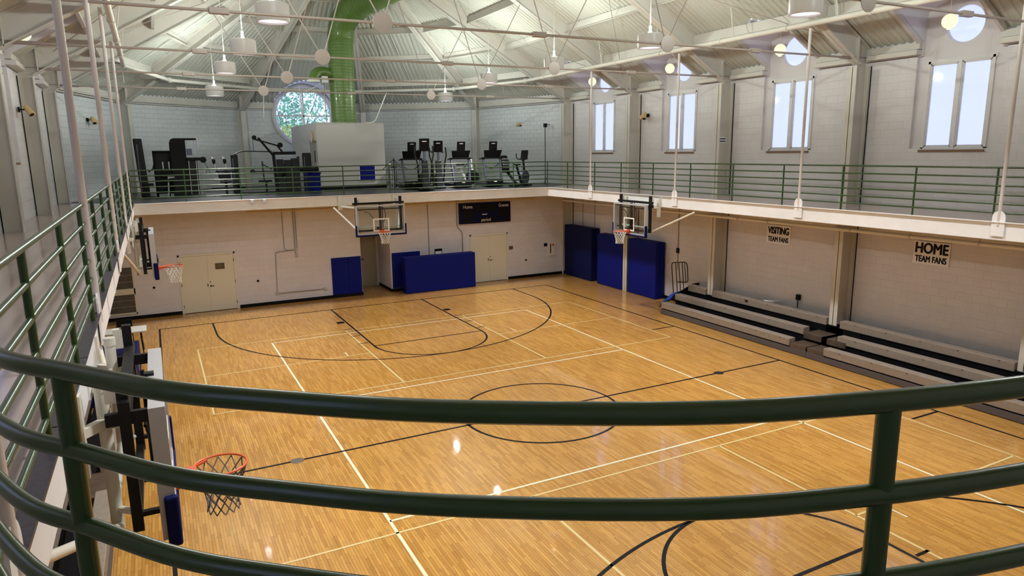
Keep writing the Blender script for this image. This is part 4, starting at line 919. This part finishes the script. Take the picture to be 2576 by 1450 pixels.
# ================================================================ UPPER LEVEL FITTINGS
t = struct('wall_mechanical_room', MB().box(-2.7, 60, ZT, 7.3, 79.5, 23.7), 'plaster')
for q_ in (0,):
    sb_ = MB().quad((-2.71, 79.5, ZT), (-2.71, 60, ZT), (-2.71, 60, 23.7), (-2.71, 79.5, 23.7)); struct('wall_mechanical_side', sb_, 'block wall')
struct('baseboard_mechanical', MB().box(-2.75, 59.93, ZT + .01, 7.35, 60, ZT + 0.38), 'black')
dd = struct('door_4', MB().box(-2.82, 60.6, ZT, -2.7, 60.9, 21.1).box(-2.82, 64.2, ZT, -2.7, 64.5, 21.1).box(-2.82, 60.6, 20.9, -2.7, 64.5, 21.2), 'door paint grey')
MB().box(-2.78, 60.9, ZT + .05, -2.72, 64.2, 20.9).build('door_leaf', 'door paint grey', dd); MB().box(-2.84, 61.2, 18.1, -2.77, 61.7, 19.7).build('door_window', 'black gloss', dd)
t = thing('wall_clock', 'round wall clock with tan rim high on the side of the white room', 'clock', (-2.75, 62, 21.6)); MB().cyl((-2.72, 62.3, 21.7), (-3.0, 62.3, 21.7), 0.86, 28).build('rim', 'amber plastic', t, smooth=True); MB().cyl((-2.95, 62.3, 21.7), (-3.02, 62.3, 21.7), 0.74, 28).build('dial', 'sign white', t); dl_ = t.children[-1]; MB().box(-3.05, 62.28, 21.7, -3.03, 62.33, 22.3).box(-3.05, 62.28, 21.68, -3.03, 62.7, 21.73).build('hand', 'black', dl_)
t = thing('intercom', 'small steel door handle plate and dial by the corner of the white room', 'intercom', (-2.8, 60.4, 17.8)); MB().box(-2.85, 60.15, 17.3, -2.7, 60.5, 18.1).build('plate', 'silver paint', t); MB().cyl((-2.9, 60.3, 17.7), (-3.05, 60.3, 17.7), 0.2, 14).build('knob', 'chrome', t, smooth=True)
t = thing('wall_phone', 'dark wall phone on the side of the white room towards the big round window', 'phone', (-2.8, 75, 17.5)); MB().box(-2.95, 74.2, 17.6, -2.7, 75.2, 18.9).build('body', 'charcoal', t, bevel=0.04); MB().box(-3.0, 74.4, 16.4, -2.85, 74.7, 17.6).build('handset', 'black', t)
t = thing('blue_panel', 'square navy blue panel with a thin white edge on the front of the white room', 'panel', (4.45, 59.95, 15.3)); MB().box(3.3, 59.9, 15.3, 5.6, 59.97, 17.42).build('panel', 'navy vinyl', t); MB().box(3.2, 59.9, 15.2, 5.7, 59.98, 15.32).box(3.2, 59.9, 15.2, 3.3, 59.98, 17.45).box(5.6, 59.9, 15.2, 5.7, 59.98, 17.45).build('edging', 'white enamel', t)
t = thing('conduit', 'white bent conduit rising from the top corner of the white room to the roof', 'conduit', (5.8, 62, 23.7)); MB().tube([(4.9, 61, 23.75), (5.9, 61, 23.8), (6.4, 61, 24.1), (7.9, 61, 27.3), (8.6, 62, 28.2)], 0.07, 8).build('pipe', 'white enamel', t, smooth=True)
t = thing('duct_support', 'white strut frame holding the conduits in front of the big round window', 'bracket', (-1.5, 64, 24)); MB().cyl((-3.3, 66, 23.7), (-3.5, 66, 29.3), 0.07, 8).cyl((-0.1, 64.3, 23.7), (-0.3, 64.3, 29.7), 0.07, 8).bar((-3.5, 66, 28.1), (-0.3, 64.3, 29.5), 0.1, 0.1).build('strut', 'off white', t, smooth=True); MB().cyl((-8.0, 70, 29.0), (-8.3, 70, 24.6), 0.06, 8).build('drop_pipe', 'off white', t, smooth=True)
# twin spot fixtures
def make_spot():
    t = thing('twin_spotlight', 'x', 'spotlight', (0, 0, 0))     # local: wall at +y, fixture points to -y
    MB().box(-0.25, -0.12, -0.22, 0.25, 0.0, 0.22).build('mounting_box', 'black', t); MB().cyl((0, -0.1, 0), (0, -0.55, 0), 0.06, 8).build('arm', 'black', t, smooth=True)
    for s in (-1, 1):
        a = Vector((s * 0.08, -0.55, 0.28)); b = a + Vector((s * 0.32, -0.42, -0.72)); m1 = MB().cyl(a, b, 0.2, 16, 0.25); hd = m1.build('lamp_head', 'amber plastic', t, smooth=True)
        MB().cyl(b, b + (b - a).normalized() * 0.02, 0.2, 16).build('lens', 'black gloss', hd)
    return t
sp = make_spot()
am = R(18)
for i, (x, y, z, rz, lb) in enumerate(((33.9, 30.9, 23.6, -pi / 2, 'between two tall windows'), (34 * 0.951 * cos(am) + 0.6, YA + 34 * 0.951 * sin(am) + 1.0, 23.8, R(18) - pi / 2, 'on the block wall of the rounded end by the pole'), (-33.9, 30.3, 23.3, pi / 2, 'beside the track wall column with a bracket'), (-34 * 0.951 * cos(am), YA + 34 * 0.951 * sin(am), 23.8, R(162) - pi / 2, 'on the bluish block wall behind the white hanger rods'))):
    o = sp if i == 0 else dup(sp); o.location = Vector((x, y, z)) * S; o.rotation_euler = (0, 0, rz); o['label'] = 'twin amber spotlight %s' % lb; o['group'] = 'twin spotlights'
t = thing('column_sign', 'white sign with black lettering RUNNERS and WALKERS on the column beside the track', 'sign', (-32.1, 16.5, 20))
# sign hangs on the column face that looks at the camera
def wsign(t, x, y, z, w, h, small_=False):
    MB().box(x - w / 2, y - 0.04, z - h / 2, x + w / 2, y, z + h / 2).build('board', 'sign white', t)
    text('lettering', 'RUNNERS -', 'black', t, (x - w * 0.14, y - 0.055, z + h * 0.24), (pi / 2, 0, 0), h * 0.34, 0.85, 0.004, 0.008); text('lettering', 'WALKERS -', 'black', t, (x - w * 0.12, y - 0.055, z - h * 0.24), (pi / 2, 0, 0), h * 0.34, 0.85, 0.004, 0.008)
    q = MB()
    for zz in (0.32, 0.18, -0.18, -0.32): q.box(x + w * 0.26, y - 0.05, z + h * zz - 0.02, x + w * 0.45, y - 0.04, z + h * zz + 0.02)
    q.build('fine_print', 'charcoal', t)
wsign(t, -32.96, 16.44, 20.02, 0.80, 0.58)
t.location.x = -33 * S
t = thing('column_sign', 'small white sign with dark lines on the column between the second and third tall windows', 'sign', (33.0, 16.5, 20.2)); MB().box(32.35, 16.42, 19.85, 33.5, 16.46, 20.5).build('board', 'sign white', t); MB().box(32.45, 16.4, 20.25, 33.4, 16.42, 20.37).box(32.45, 16.4, 19.98, 33.4, 16.42, 20.1).build('lettering', 'charcoal', t)
t = thing('standpipe', 'thin grey pole with a small head and arm in the corner of the rounded end', 'pole', (31.5, 53.5, ZT)); MB().cyl((31.5, 53.5, ZT), (31.5, 53.5, 23.3), 0.06, 8).cyl((31.5, 53.5, 23.3), (33.2, 54.2, 23.35), 0.05, 8).build('pole', 'charcoal', t, smooth=True); MB().box(31.3, 53.3, 22.9, 31.75, 53.7, 23.5).build('head', 'charcoal', t); MB().tube([(31.2, 53.2, ZT), (31.5, 53.5, ZT + 1.2), (31.9, 53.3, ZT)], 0.05, 6).build('foot', 'charcoal', t)
t = thing('lit_trim_bar', 'added glowing bar imitating lit trim on the cheek of the track side dormer', 'trim glow', (-31.5, 8.3, 29)); MB().cyl((-31.6, 5.6, 29.4), (-30.0, 5.6, 30.0), 0.16, 12).build('tube', 'lit trim glow', t, smooth=True)  # added glowing bar where the dormer trim catches light; no lamp there

# ================================================================ FITNESS MACHINES (local: user faces -y, towards the court)
Z0 = ZT + 0.02
def screen(t, x, y, z, w, h, tilt=0.25):
    sc_ = MB().prism([(x - w / 2, y, z - h / 2), (x + w / 2, y, z - h / 2), (x + w / 2, y - tilt * h, z + h / 2), (x - w / 2, y - tilt * h, z + h / 2)], (0, 0, 0), (0, -0.18, 0)).build('console_screen', 'black', t, bevel=0.04)
    MB().box(x - w * 0.22, y - 0.2 - tilt * h * 0.85, z + h * 0.24, x + w * 0.22, y - 0.17 - tilt * h * 0.85, z + h * 0.31).build('console_badge', 'sign white', sc_)
def treadmill():
    t = thing('treadmill', 'x', 'treadmill', (0, 0, 0))
    MB().box(-1.35, -1.2, 0.05, 1.35, 5.2, 0.62).build('deck', 'charcoal', t, bevel=0.08); MB().box(-0.9, -0.6, 0.62, 0.9, 5.1, 0.66).build('belt', 'black', t)
    MB().box(-1.4, -1.9, 0.1, 1.4, -0.7, 1.15).build('motor_hood', 'black', t, bevel=0.15); MB().box(-0.25, -1.95, 0.75, 0.25, -1.88, 0.95).build('badge', 'sign white', t)
    for s in (-1, 1): MB().bar((s * 1.25, -1.2, 0.5), (s * 1.5, -0.1, 4.2), 0.3, 0.5, (0, 1, 0)).build('upright', 'steel blue grey', t, bevel=0.04)
    MB().box(-1.75, -0.6, 4.1, 1.75, 0.0, 4.35).tube([(-1.6, -0.3, 4.2), (-1.65, 1.3, 4.1)], 0.1, 8).tube([(1.6, -0.3, 4.2), (1.65, 1.3, 4.1)], 0.1, 8).build('handrail', 'black', t, bevel=0.03)
    MB().prism([(-1.35, -0.3, 4.35), (1.35, -0.3, 4.35), (1.55, -0.75, 5.35), (-1.55, -0.75, 5.35)], (0, 0, 0), (0, -0.25, 0)).build('console_tray', 'black', t, bevel=0.05)
    screen(t, 0, -0.7, 5.95, 1.35, 1.3); MB().tube([(-1.35, 0.3, 3.4), (-0.7, 0.4, 2.85), (0, 0.4, 2.7), (0.7, 0.4, 2.85), (1.35, 0.3, 3.4)], 0.06, 6).build('cable', 'black', t, smooth=True)
    return t
def elliptical():
    t = thing('elliptical_trainer', 'x', 'elliptical', (0, 0, 0))
    MB().box(-0.9, -1.2, 0.0, 0.9, 4.6, 0.25).build('base', 'black', t, bevel=0.04); MB().prism([(-0.5, -1.6, 0.2), (0.5, -1.6, 0.2), (0.38, -0.6, 3.9), (-0.38, -0.6, 3.9)], (0, 0, 0), (0, 0.9, 0.1)).build('shroud', 'charcoal', t, bevel=0.1)
    MB().cyl((-0.55, 2.6, 1.3), (0.55, 2.6, 1.3), 1.1, 24).build('flywheel_cover', 'black', t, smooth=True)
    MB().cyl((0, -0.5, 3.7), (0, -0.2, 5.4), 0.16, 12).build('column', 'steel blue grey', t, smooth=True); screen(t, 0, -0.3, 5.85, 1.3, 1.6)
    MB().tube([(-0.6, 0, 5.0), (-0.9, 0.5, 5.1), (-0.5, 0.7, 5.2)], 0.08, 8).tube([(0.6, 0, 5.0), (0.9, 0.5, 5.1), (0.5, 0.7, 5.2)], 0.08, 8).build('grip', 'black', t, smooth=True)
    for s in (-1, 1):
        MB().tube([(s * 0.75, 0.6, 0.8), (s * 0.85, 0, 2.2), (s * 0.9, -0.3, 3.4), (s * 1.2, 0.1, 4.6), (s * 1.15, 0.3, 5.7)], 0.1, 8).build('arm', 'black metal', t, smooth=True)
        MB().bar((s * 0.6, 0.5, 0.8), (s * 0.6, 3.6, 1.3), 0.2, 0.15).box(s * 0.35, 1.0, 0.95, s * 0.85, 2.2, 1.1).build('pedal', 'charcoal', t)
    return t
def bike(col):
    t = thing('exercise_bike', 'x', 'exercise bike', (0, 0, 0))
    MB().box(-0.9, -1.6, 0, 0.9, -1.3, 0.2).box(-0.8, 2.0, 0, 0.8, 2.3, 0.2).bar((0, -1.4, 0.15), (0, 2.1, 0.15), 0.25, 0.2).build('base', col, t, bevel=0.03)
    MB().cyl((-0.3, -0.7, 1.3), (0.3, -0.7, 1.3), 1.05, 26).build('flywheel_cover', 'steel blue grey' if col == 'black' else 'black', t, smooth=True)
    MB().bar((0, -0.9, 1.2), (0, -0.5, 4.0), 0.22, 0.3, (0, 1, 0)).bar((0, 0.2, 0.6), (0, 1.4, 3.1), 0.22, 0.3, (0, 1, 0)).build('frame', col, t, bevel=0.03)
    MB().prism([(-0.45, 1.0, 3.1), (0.45, 1.0, 3.1), (0.2, 0.5, 3.1), (-0.2, 0.5, 3.1)], (0, 0, 0), (0, 0, 0.18)).box(-0.45, 1.0, 3.1, 0.45, 1.8, 3.3).build('seat', 'black', t, bevel=0.06)
    MB().tube([(-0.3, -0.4, 3.9), (-0.85, -0.3, 4.0), (-0.9, 0.0, 4.3), (-0.85, 0.1, 4.8)], 0.07, 8).tube([(0.3, -0.4, 3.9), (0.85, -0.3, 4.0), (0.9, 0.0, 4.3), (0.85, 0.1, 4.8)], 0.07, 8).cyl((-0.35, -0.4, 3.9), (0.35, -0.4, 3.9), 0.08, 8).build('handlebar', 'black', t, smooth=True)
    if col == 'black': screen(t, 0, -0.6, 4.6, 1.15, 1.35)
    for s in (-1, 1): MB().bar((s * 0.35, -0.2, 1.2), (s * 0.4, -0.2 + s * 0.5, 1.2 - s * 0.3), 0.08, 0.15).box(s * 0.4, -0.4 + s * 0.5, 1.1 - s * 0.3, s * 0.85, 0.1 + s * 0.5, 1.2 - s * 0.3).build('pedal', 'charcoal', t)
    return t
tm = treadmill()
for i, (x, y, lb) in enumerate(((8.95, 53.0, 'treadmill closest to the steel bin and white room'), (15.9, 51.5, 'treadmill between an elliptical and the white spin bike'), (20.8, 51.0, 'treadmill with wide tray next to the upright exercise bike'))):
    o = tm if i == 0 else dup(tm); o.location = Vector((x, y, Z0)) * S; o.rotation_euler = (0, 0, R(-8)); o.scale = (0.9, 0.95, 1.0); o['label'] = 'black ' + lb; o['group'] = 'treadmills'
el_ = elliptical()
for i, (x, y, s_, lb) in enumerate(((8.95, 47.5, 1.05, 'elliptical trainer closest to the railing with the tallest grey shroud'), (12.9, 52.5, 1.02, 'elliptical trainer with curved arms between two treadmills'))):
    o = el_ if i == 0 else dup(el_); o.location = Vector((x, y, Z0)) * S; o.scale = (s_, s_, s_); o.rotation_euler = (0, 0, R(-15)); o['label'] = 'black ' + lb; o['group'] = 'elliptical trainers'
o = bike('black'); o.location = Vector((24.9, 49.2, Z0)) * S; o.rotation_euler = (0, 0, R(120)); tag(o, 'black upright exercise bike with screen at the window wall end of the cardio row')
o = bike('white enamel'); o.location = Vector((19.6, 57.0, Z0)) * S; o.rotation_euler = (0, 0, R(60)); tag(o, 'white framed spin bike between two treadmills')
t = thing('recumbent_bike', 'recumbent bike with a mesh seat back between the treadmill and the upright bike', 'exercise bike', (24.8, 51.5, Z0))
MB().prism([(24.2, 51.7, Z0 + 2.2), (25.4, 51.7, Z0 + 2.2), (25.6, 52.1, Z0 + 3.6), (25.3, 52.4, Z0 + 4.5), (24.3, 52.4, Z0 + 4.5), (24.0, 52.1, Z0 + 3.6)], (0, 0, 0), (0, 0.15, 0)).build('backrest', 'black', t, bevel=0.04)
q = MB()
for i in range(4):
    for j in range(4): q.box(24.3 + i * .28, 51.6 + j * .12, Z0 + 2.6 + j * .42, 24.48 + i * .28, 51.68 + j * .12, Z0 + 2.85 + j * .42)
q.build('mesh_panel', 'silver paint', t); MB().box(24.1, 50.6, Z0 + 1.9, 25.5, 51.9, Z0 + 2.15).build('seat', 'black', t, bevel=0.05); MB().bar((24.8, 51.2, Z0 + 1.9), (25.2, 49.2, Z0 + 0.3), 0.3, 0.3).box(24.0, 51.8, Z0, 25.6, 52.1, Z0 + 0.25).box(24.3, 49.0, Z0, 25.9, 49.3, Z0 + 0.25).bar((24.8, 51.9, Z0 + .2), (25.1, 49.2, Z0 + .2), 0.25, 0.2).build('frame', 'charcoal', t); t.location.x += 0.2 * S; t.location.y += 2.8 * S
t = thing('trash_bin', 'tall stainless steel cylinder bin beside the white room', 'bin', (9.0, 60.2, Z0)); MB().cyl((8.4, 59.2, Z0), (8.4, 59.2, Z0 + 3.0), 0.55, 24).build('body', 'chrome', t, smooth=True); MB().lathe([(0.58, 2.95), (0.58, 3.1), (0.35, 3.15), (0.33, 3.0)], (8.4, 59.2, Z0), 24).build('lid', 'charcoal', t, smooth=True)
o = MB().cyl((7.9, 59.9, 17.6), (7.9, 60.0, 17.6), 0.2, 16).build('wall_button', 'sign white', None, smooth=True); tag(o, 'small round white button plate above the steel bin', 'button')
t = thing('cable_stand', 'thin black upright stand with two drooping cords beside the first treadmill', 'stand', (9.6, 52, Z0)); MB().cyl((9.6, 52, Z0), (9.6, 52, Z0 + 4.4), 0.07, 8).build('pole', 'black', t, smooth=True); MB().tube([(9.6, 52, Z0 + 4.2), (8.8, 52, Z0 + 3.6), (7.9, 52, Z0 + 2.8)], 0.05, 6).tube([(9.6, 52, Z0 + 4.2), (10.4, 52, Z0 + 3.2), (11.2, 52, Z0 + 2.8)], 0.05, 6).build('cord', 'black', t, smooth=True); MB().cyl((9.6, 52, Z0), (9.6, 52, Z0 + 0.1), 0.7, 20).build('base', 'black', t)
t.location.x -= 2.9 * S; t.location.y += 2.0 * S
# strength machines
def stack_tower(name, label, x, y, w, h, parts=True, lean=0.0):
    t = thing(name, label, 'weight machine', (x, y, Z0)); MB().prism([(x - w / 2, y - 0.35, Z0), (x + w / 2, y - 0.35, Z0), (x + w / 2 + lean, y - 0.35, Z0 + h), (x - w / 2 + lean, y - 0.35, Z0 + h)], (0, 0, 0), (0, 0.7, 0)).build('weight_tower', 'black gloss', t, bevel=0.12)
    MB().box(x - w / 2 + 0.12 + lean * .3, y - 0.4, Z0 + h * 0.1, x - w / 2 + 0.25 + lean * .3, y - 0.34, Z0 + h * 0.9).build('guide_rod', 'steel blue grey', t); return t
t = stack_tower('weight_machine', 'narrow black weight stack tower next to the curtain of white hanger rods', -25.2, 56.5, 1.0, 7.3, lean=-0.3)
MB().box(-25.4, 54.6, Z0 + 1.5, -24.2, 55.8, Z0 + 1.8).build('seat', 'black', t, bevel=0.06); MB().bar((-24.8, 55.2, Z0), (-24.8, 55.2, Z0 + 1.6), 0.2, 0.2).bar((-25.2, 56.2, Z0 + .15), (-24.2, 53.6, Z0 + .15), 0.25, 0.2).tube([(-24.6, 55.2, Z0 + 3.2), (-24.1, 54.6, Z0 + 3.6), (-23.9, 54.4, Z0 + 4.3)], 0.08, 6).build('frame', 'black metal', t)
t = thing('weight_machine', 'wide black seated press machine with grey back panel and chrome seat post', 'weight machine', (-22.7, 55.5, Z0))
MB().box(-24.0, 56.4, Z0, -23.7, 56.9, Z0 + 5.8).box(-21.5, 56.4, Z0, -21.2, 56.9, Z0 + 5.8).box(-24.0, 56.4, Z0 + 5.5, -21.2, 56.9, Z0 + 5.8).build('frame', 'black', t, bevel=0.05)
MB().box(-23.7, 56.6, Z0 + 0.4, -21.5, 56.7, Z0 + 5.5).build('back_panel', 'charcoal', t); MB().box(-23.0, 56.4, Z0 + 2.5, -22.85, 56.6, Z0 + 4.4).box(-22.3, 56.4, Z0 + 2.5, -22.15, 56.6, Z0 + 4.4).build('guide_rod', 'chrome', t)
MB().box(-23.3, 54.0, Z0 + 2.0, -21.6, 55.2, Z0 + 2.3).build('seat', 'black', t, bevel=0.08); MB().bar((-22.6, 54.4, Z0), (-22.4, 54.6, Z0 + 2.6), 0.22, 0.22).bar((-22.4, 54.2, Z0 + 2.5), (-21.8, 54.2, Z0 + 2.5), 0.2, 0.2).build('seat_post', 'chrome', t); MB().box(-23.2, 55.0, Z0 + 2.4, -21.7, 55.35, Z0 + 3.5).build('back_pad', 'black', t, bevel=0.1)
t = thing('cable_machine', 'tall black cable machine tower with rounded top and two chrome posts', 'weight machine', (-20.4, 54.5, Z0))
MB().prism([(-22.0, 54.2, Z0), (-20.2, 54.2, Z0), (-20.2, 54.2, Z0 + 7.3), (-21.5, 54.2, Z0 + 7.3), (-21.85, 54.2, Z0 + 7.15), (-22.0, 54.2, Z0 + 6.7)], (0, 0, 0), (0, 1.6, 0)).build('tower', 'black', t, bevel=0.1)
MB().box(-20.2, 54.4, Z0, -19.0, 55.6, Z0 + 4.5).build('weight_stack', 'black gloss', t, bevel=0.05); MB().box(-20.15, 54.3, Z0 + 5.2, -19.5, 54.4, Z0 + 6.0).build('instruction_panel', 'steel blue grey', t); MB().box(-20.4, 54.2, Z0 + 7.05, -18.9, 55.0, Z0 + 7.3).build('top_arm', 'black', t, bevel=0.06)
for x in (-20.0, -19.15, -18.75): MB().cyl((x, 54.4, Z0), (x, 54.4, Z0 + 7.1), 0.07, 10).build('post', 'chrome', t, smooth=True)
MB().box(-20.2, 54.0, Z0 + 4.5, -18.4, 54.6, Z0 + 4.9).cyl((-18.3, 54.3, Z0 + 4.6), (-18.3, 54.6, Z0 + 4.6), 0.38, 16).build('pulley_carriage', 'black', t, smooth=True); MB().tube([(-18.2, 54.3, Z0 + 4.3), (-17.9, 54.2, Z0 + 3.6), (-18.1, 54.2, Z0 + 2.9), (-17.6, 54.2, Z0 + 2.9), (-17.9, 54.2, Z0 + 3.6)], 0.035, 6).build('cable_handle', 'black', t); MB().box(-21.9, 53.2, Z0, -18.4, 54.3, Z0 + 0.25).build('base', 'black', t)
t = thing('weight_machine', 'arm curl machine with two upright chrome handles and a padded seat', 'weight machine', (-15.2, 54, Z0))
MB().box(-16.4, 53.6, Z0 + 3.0, -13.9, 54.2, Z0 + 3.25).build('arm_pad', 'black', t, bevel=0.06); MB().prism([(-16.2, 53.4, Z0 + 3.0), (-14.6, 53.4, Z0 + 3.0), (-14.7, 53.4, Z0 + 2.1), (-16.1, 53.4, Z0 + 2.1)], (0, 0, 0), (0, 0.5, 0)).build('seat', 'black', t, bevel=0.1)
for x in (-16.4, -15.1): MB().tube([(x, 53.9, Z0 + 3.2), (x - 0.1, 53.9, Z0 + 4.2), (x - 0.35, 53.9, Z0 + 5.0)], 0.07, 8).build('handle', 'chrome', t, smooth=True); MB().sphere((x - 0.12, 53.9, Z0 + 4.4), 0.3, 12, 8, (0.7, 0.7, 1.3)).build('grip', 'black', t, smooth=True)
t.location.x -= 0.6 * S
MB().bar((-15.3, 53.7, Z0), (-15.3, 53.7, Z0 + 2.2), 0.3, 0.3).box(-16.1, 53.0, Z0, -14.5, 54.5, Z0 + 0.2).box(-17.0, 53.6, Z0 + .9, -14.0, 53.8, Z0 + 1.05).cyl((-16.0, 53.5, Z0 + 1.8), (-14.6, 53.5, Z0 + 1.8), 0.16, 10).build('frame', 'black metal', t)
t = stack_tower('weight_machine', 'narrow glossy weight tower beside the arm curl machine', -13.6, 54.4, 0.85, 5.2)
MB().bar((-13.6, 54.2, Z0 + .9), (-12.7, 53.4, Z0 + .9), 0.2, 0.3).box(-14.0, 53.4, Z0 + 1.3, -13.2, 54.2, Z0 + 2.1).build('frame', 'black metal', t)
t.location.x -= 1.0 * S
t = thing('lat_pulldown', 'lat pulldown machine with a wide bent bar and angled top boom', 'weight machine', (-8.8, 54, Z0))
MB().bar((-9.6, 54, Z0), (-9.75, 54, Z0 + 5.2), 0.35, 0.4, (0, 1, 0)).bar((-9.7, 54, Z0 + 4.9), (-11.5, 54, Z0 + 7.3), 0.25, 0.3, (0, 1, 0)).bar((-12.2, 54, Z0 + 7.2), (-9.2, 54, Z0 + 6.3), 0.18, 0.25, (0, 1, 0)).bar((-9.2, 54, Z0 + 6.3), (-8.6, 54, Z0 + 5.5), 0.2, 0.25, (0, 1, 0)).box(-9.8, 53.8, Z0 + 5.1, -6.9, 54.3, Z0 + 5.5).build('boom', 'black', t)
MB().cyl((-12.0, 53.8, Z0 + 7.35), (-12.0, 54.2, Z0 + 7.35), 0.28, 14).cyl((-8.8, 53.8, Z0 + 6.35), (-8.8, 54.2, Z0 + 6.35), 0.33, 14).build('pulley', 'black', t, smooth=True)
MB().box(-9.4, 54.0, Z0, -8.5, 54.6, Z0 + 4.5).box(-8.4, 53.9, Z0, -7.6, 54.5, Z0 + 4.4).box(-7.5, 53.9, Z0, -6.5, 54.6, Z0 + 4.6).build('weight_stack', 'charcoal', t, bevel=0.05)
MB().tube([(-14.6, 53.9, Z0 + 5.2), (-13.9, 53.9, Z0 + 5.55), (-13.2, 53.9, Z0 + 5.6), (-9.9, 53.9, Z0 + 5.5)], 0.07, 8).cyl((-12.2, 54, Z0 + 7.1), (-12.2, 53.9, Z0 + 5.6), 0.03, 6).build('pull_bar', 'black metal', t, smooth=True)
MB().box(-11.9, 53.0, Z0 + 1.6, -10.3, 54.0, Z0 + 1.85).sphere((-8.7, 53.6, Z0 + 2.9), 0.5, 14, 8, (0.7, 0.6, 1.3)).build('seat', 'black', t, bevel=0.05); MB().bar((-11.0, 53.5, Z0), (-11.0, 53.5, Z0 + 1.7), 0.25, 0.25).bar((-11.2, 53.6, Z0 + 1.7), (-11.3, 53.6, Z0 + 4.3), 0.16, 0.16).bar((-11.3, 53.6, Z0 + 3.9), (-10.1, 53.6, Z0 + 3.2), 0.14, 0.14).box(-14.3, 53.4, Z0 + .15, -8, 53.7, Z0 + .35).box(-12.8, 53.3, Z0 + 2.9, -9.5, 53.5, Z0 + 3.05).cyl((-12.6, 53.2, Z0 + 3.0), (-12.6, 53.8, Z0 + 3.0), 0.3, 12).build('frame', 'black metal', t)
t = stack_tower('weight_machine', 'black weight tower with a long rounded pad in front of the white room door', -4.0, 56.5, 1.15, 5.3)
MB().tube([(-6.2, 54.8, Z0 + 3.1), (-5.5, 54.7, Z0 + 3.0), (-3.4, 54.7, Z0 + 3.0), (-2.9, 54.8, Z0 + 3.1)], 0.32, 12).build('pad', 'black', t, smooth=True); MB().box(-7.4, 54.8, Z0 + 3.6, -5.6, 55.1, Z0 + 3.85).box(-7.6, 55, Z0 + 1.5, -3.6, 55.2, Z0 + 1.65).bar((-6.2, 55, Z0), (-6.2, 55, Z0 + 3.9), 0.2, 0.2).box(-7.6, 54.0, Z0, -3.4, 54.3, Z0 + 0.2).bar((-4.5, 54.6, Z0), (-4.5, 54.6, Z0 + 2.8), 0.2, 0.2).build('frame', 'black metal', t); MB().box(-6.9, 54.6, Z0 + .3, -6.1, 54.8, Z0 + 1.0).build('step_plate', 'silver paint', t)
t.location.x -= 1.0 * S
t = thing('storage_bin', 'plain blue plastic bin at the corner of the white room', 'bin', (-3.2, 56, Z0)); MB().box(-4.1, 55.6, Z0, -2.1, 57.0, Z0 + 2.4).build('body', 'navy vinyl', t, bevel=0.08); MB().box(-4.2, 55.5, Z0 + 2.4, -2.0, 57.1, Z0 + 2.6).build('lid', 'navy vinyl', t, bevel=0.05); t.location.x -= 1.35 * S

# ================================================================ OUTSIDE: trees beyond the big round window
random.seed(11)
def tree(x, y, r, zc, m, label):
    t = thing('tree', label, 'tree', (x, y, -4), 'trees outside the round window'); q = MB()
    for i in range(5200):
        a = random.uniform(0, 2 * pi); c = random.uniform(-1, 1); rr_ = r * (random.random() ** 0.4); s_ = math.sqrt(1 - c * c)
        p = Vector((x + rr_ * s_ * cos(a), y + rr_ * s_ * sin(a), zc + rr_ * c * 1.1)); d = Vector((random.uniform(-1, 1), random.uniform(-1, 1), random.uniform(-1, 1))).normalized(); e = d.orthogonal().normalized(); f_ = d.cross(e); w_ = random.uniform(0.22, 0.5)
        q.quad(p - e * w_, p - f_ * w_ * .6, p + e * w_, p + f_ * w_ * .6)
    q.build('foliage', m, t); k_ = MB().cyl((x, y, -4), (x, y, zc), 0.6, 8, 0.25)
    for i in range(14):
        a = random.uniform(0, 2 * pi); k_.cyl((x, y, zc - r * random.uniform(.2, .9)), (x + r * .9 * cos(a), y + r * .9 * sin(a), zc + r * random.uniform(-.2, .9)), 0.16, 5, 0.04)
    k_.build('trunk', 'bark', t)
for x, y, r, zc, m, lb in ((-14, 125, 13, 26, 'foliage', 'big green tree filling the middle of the round window'), (6, 132, 13, 24, 'foliage', 'green tree on the duct side of the round window'), (4, 118, 8, 17, 'foliage light', 'low yellow green tree beside the window crossbar'), (-22, 119, 8, 15, 'foliage light', 'low yellow green tree at the edge of the round window')):
    tree(x, y, r, zc, m, lb)
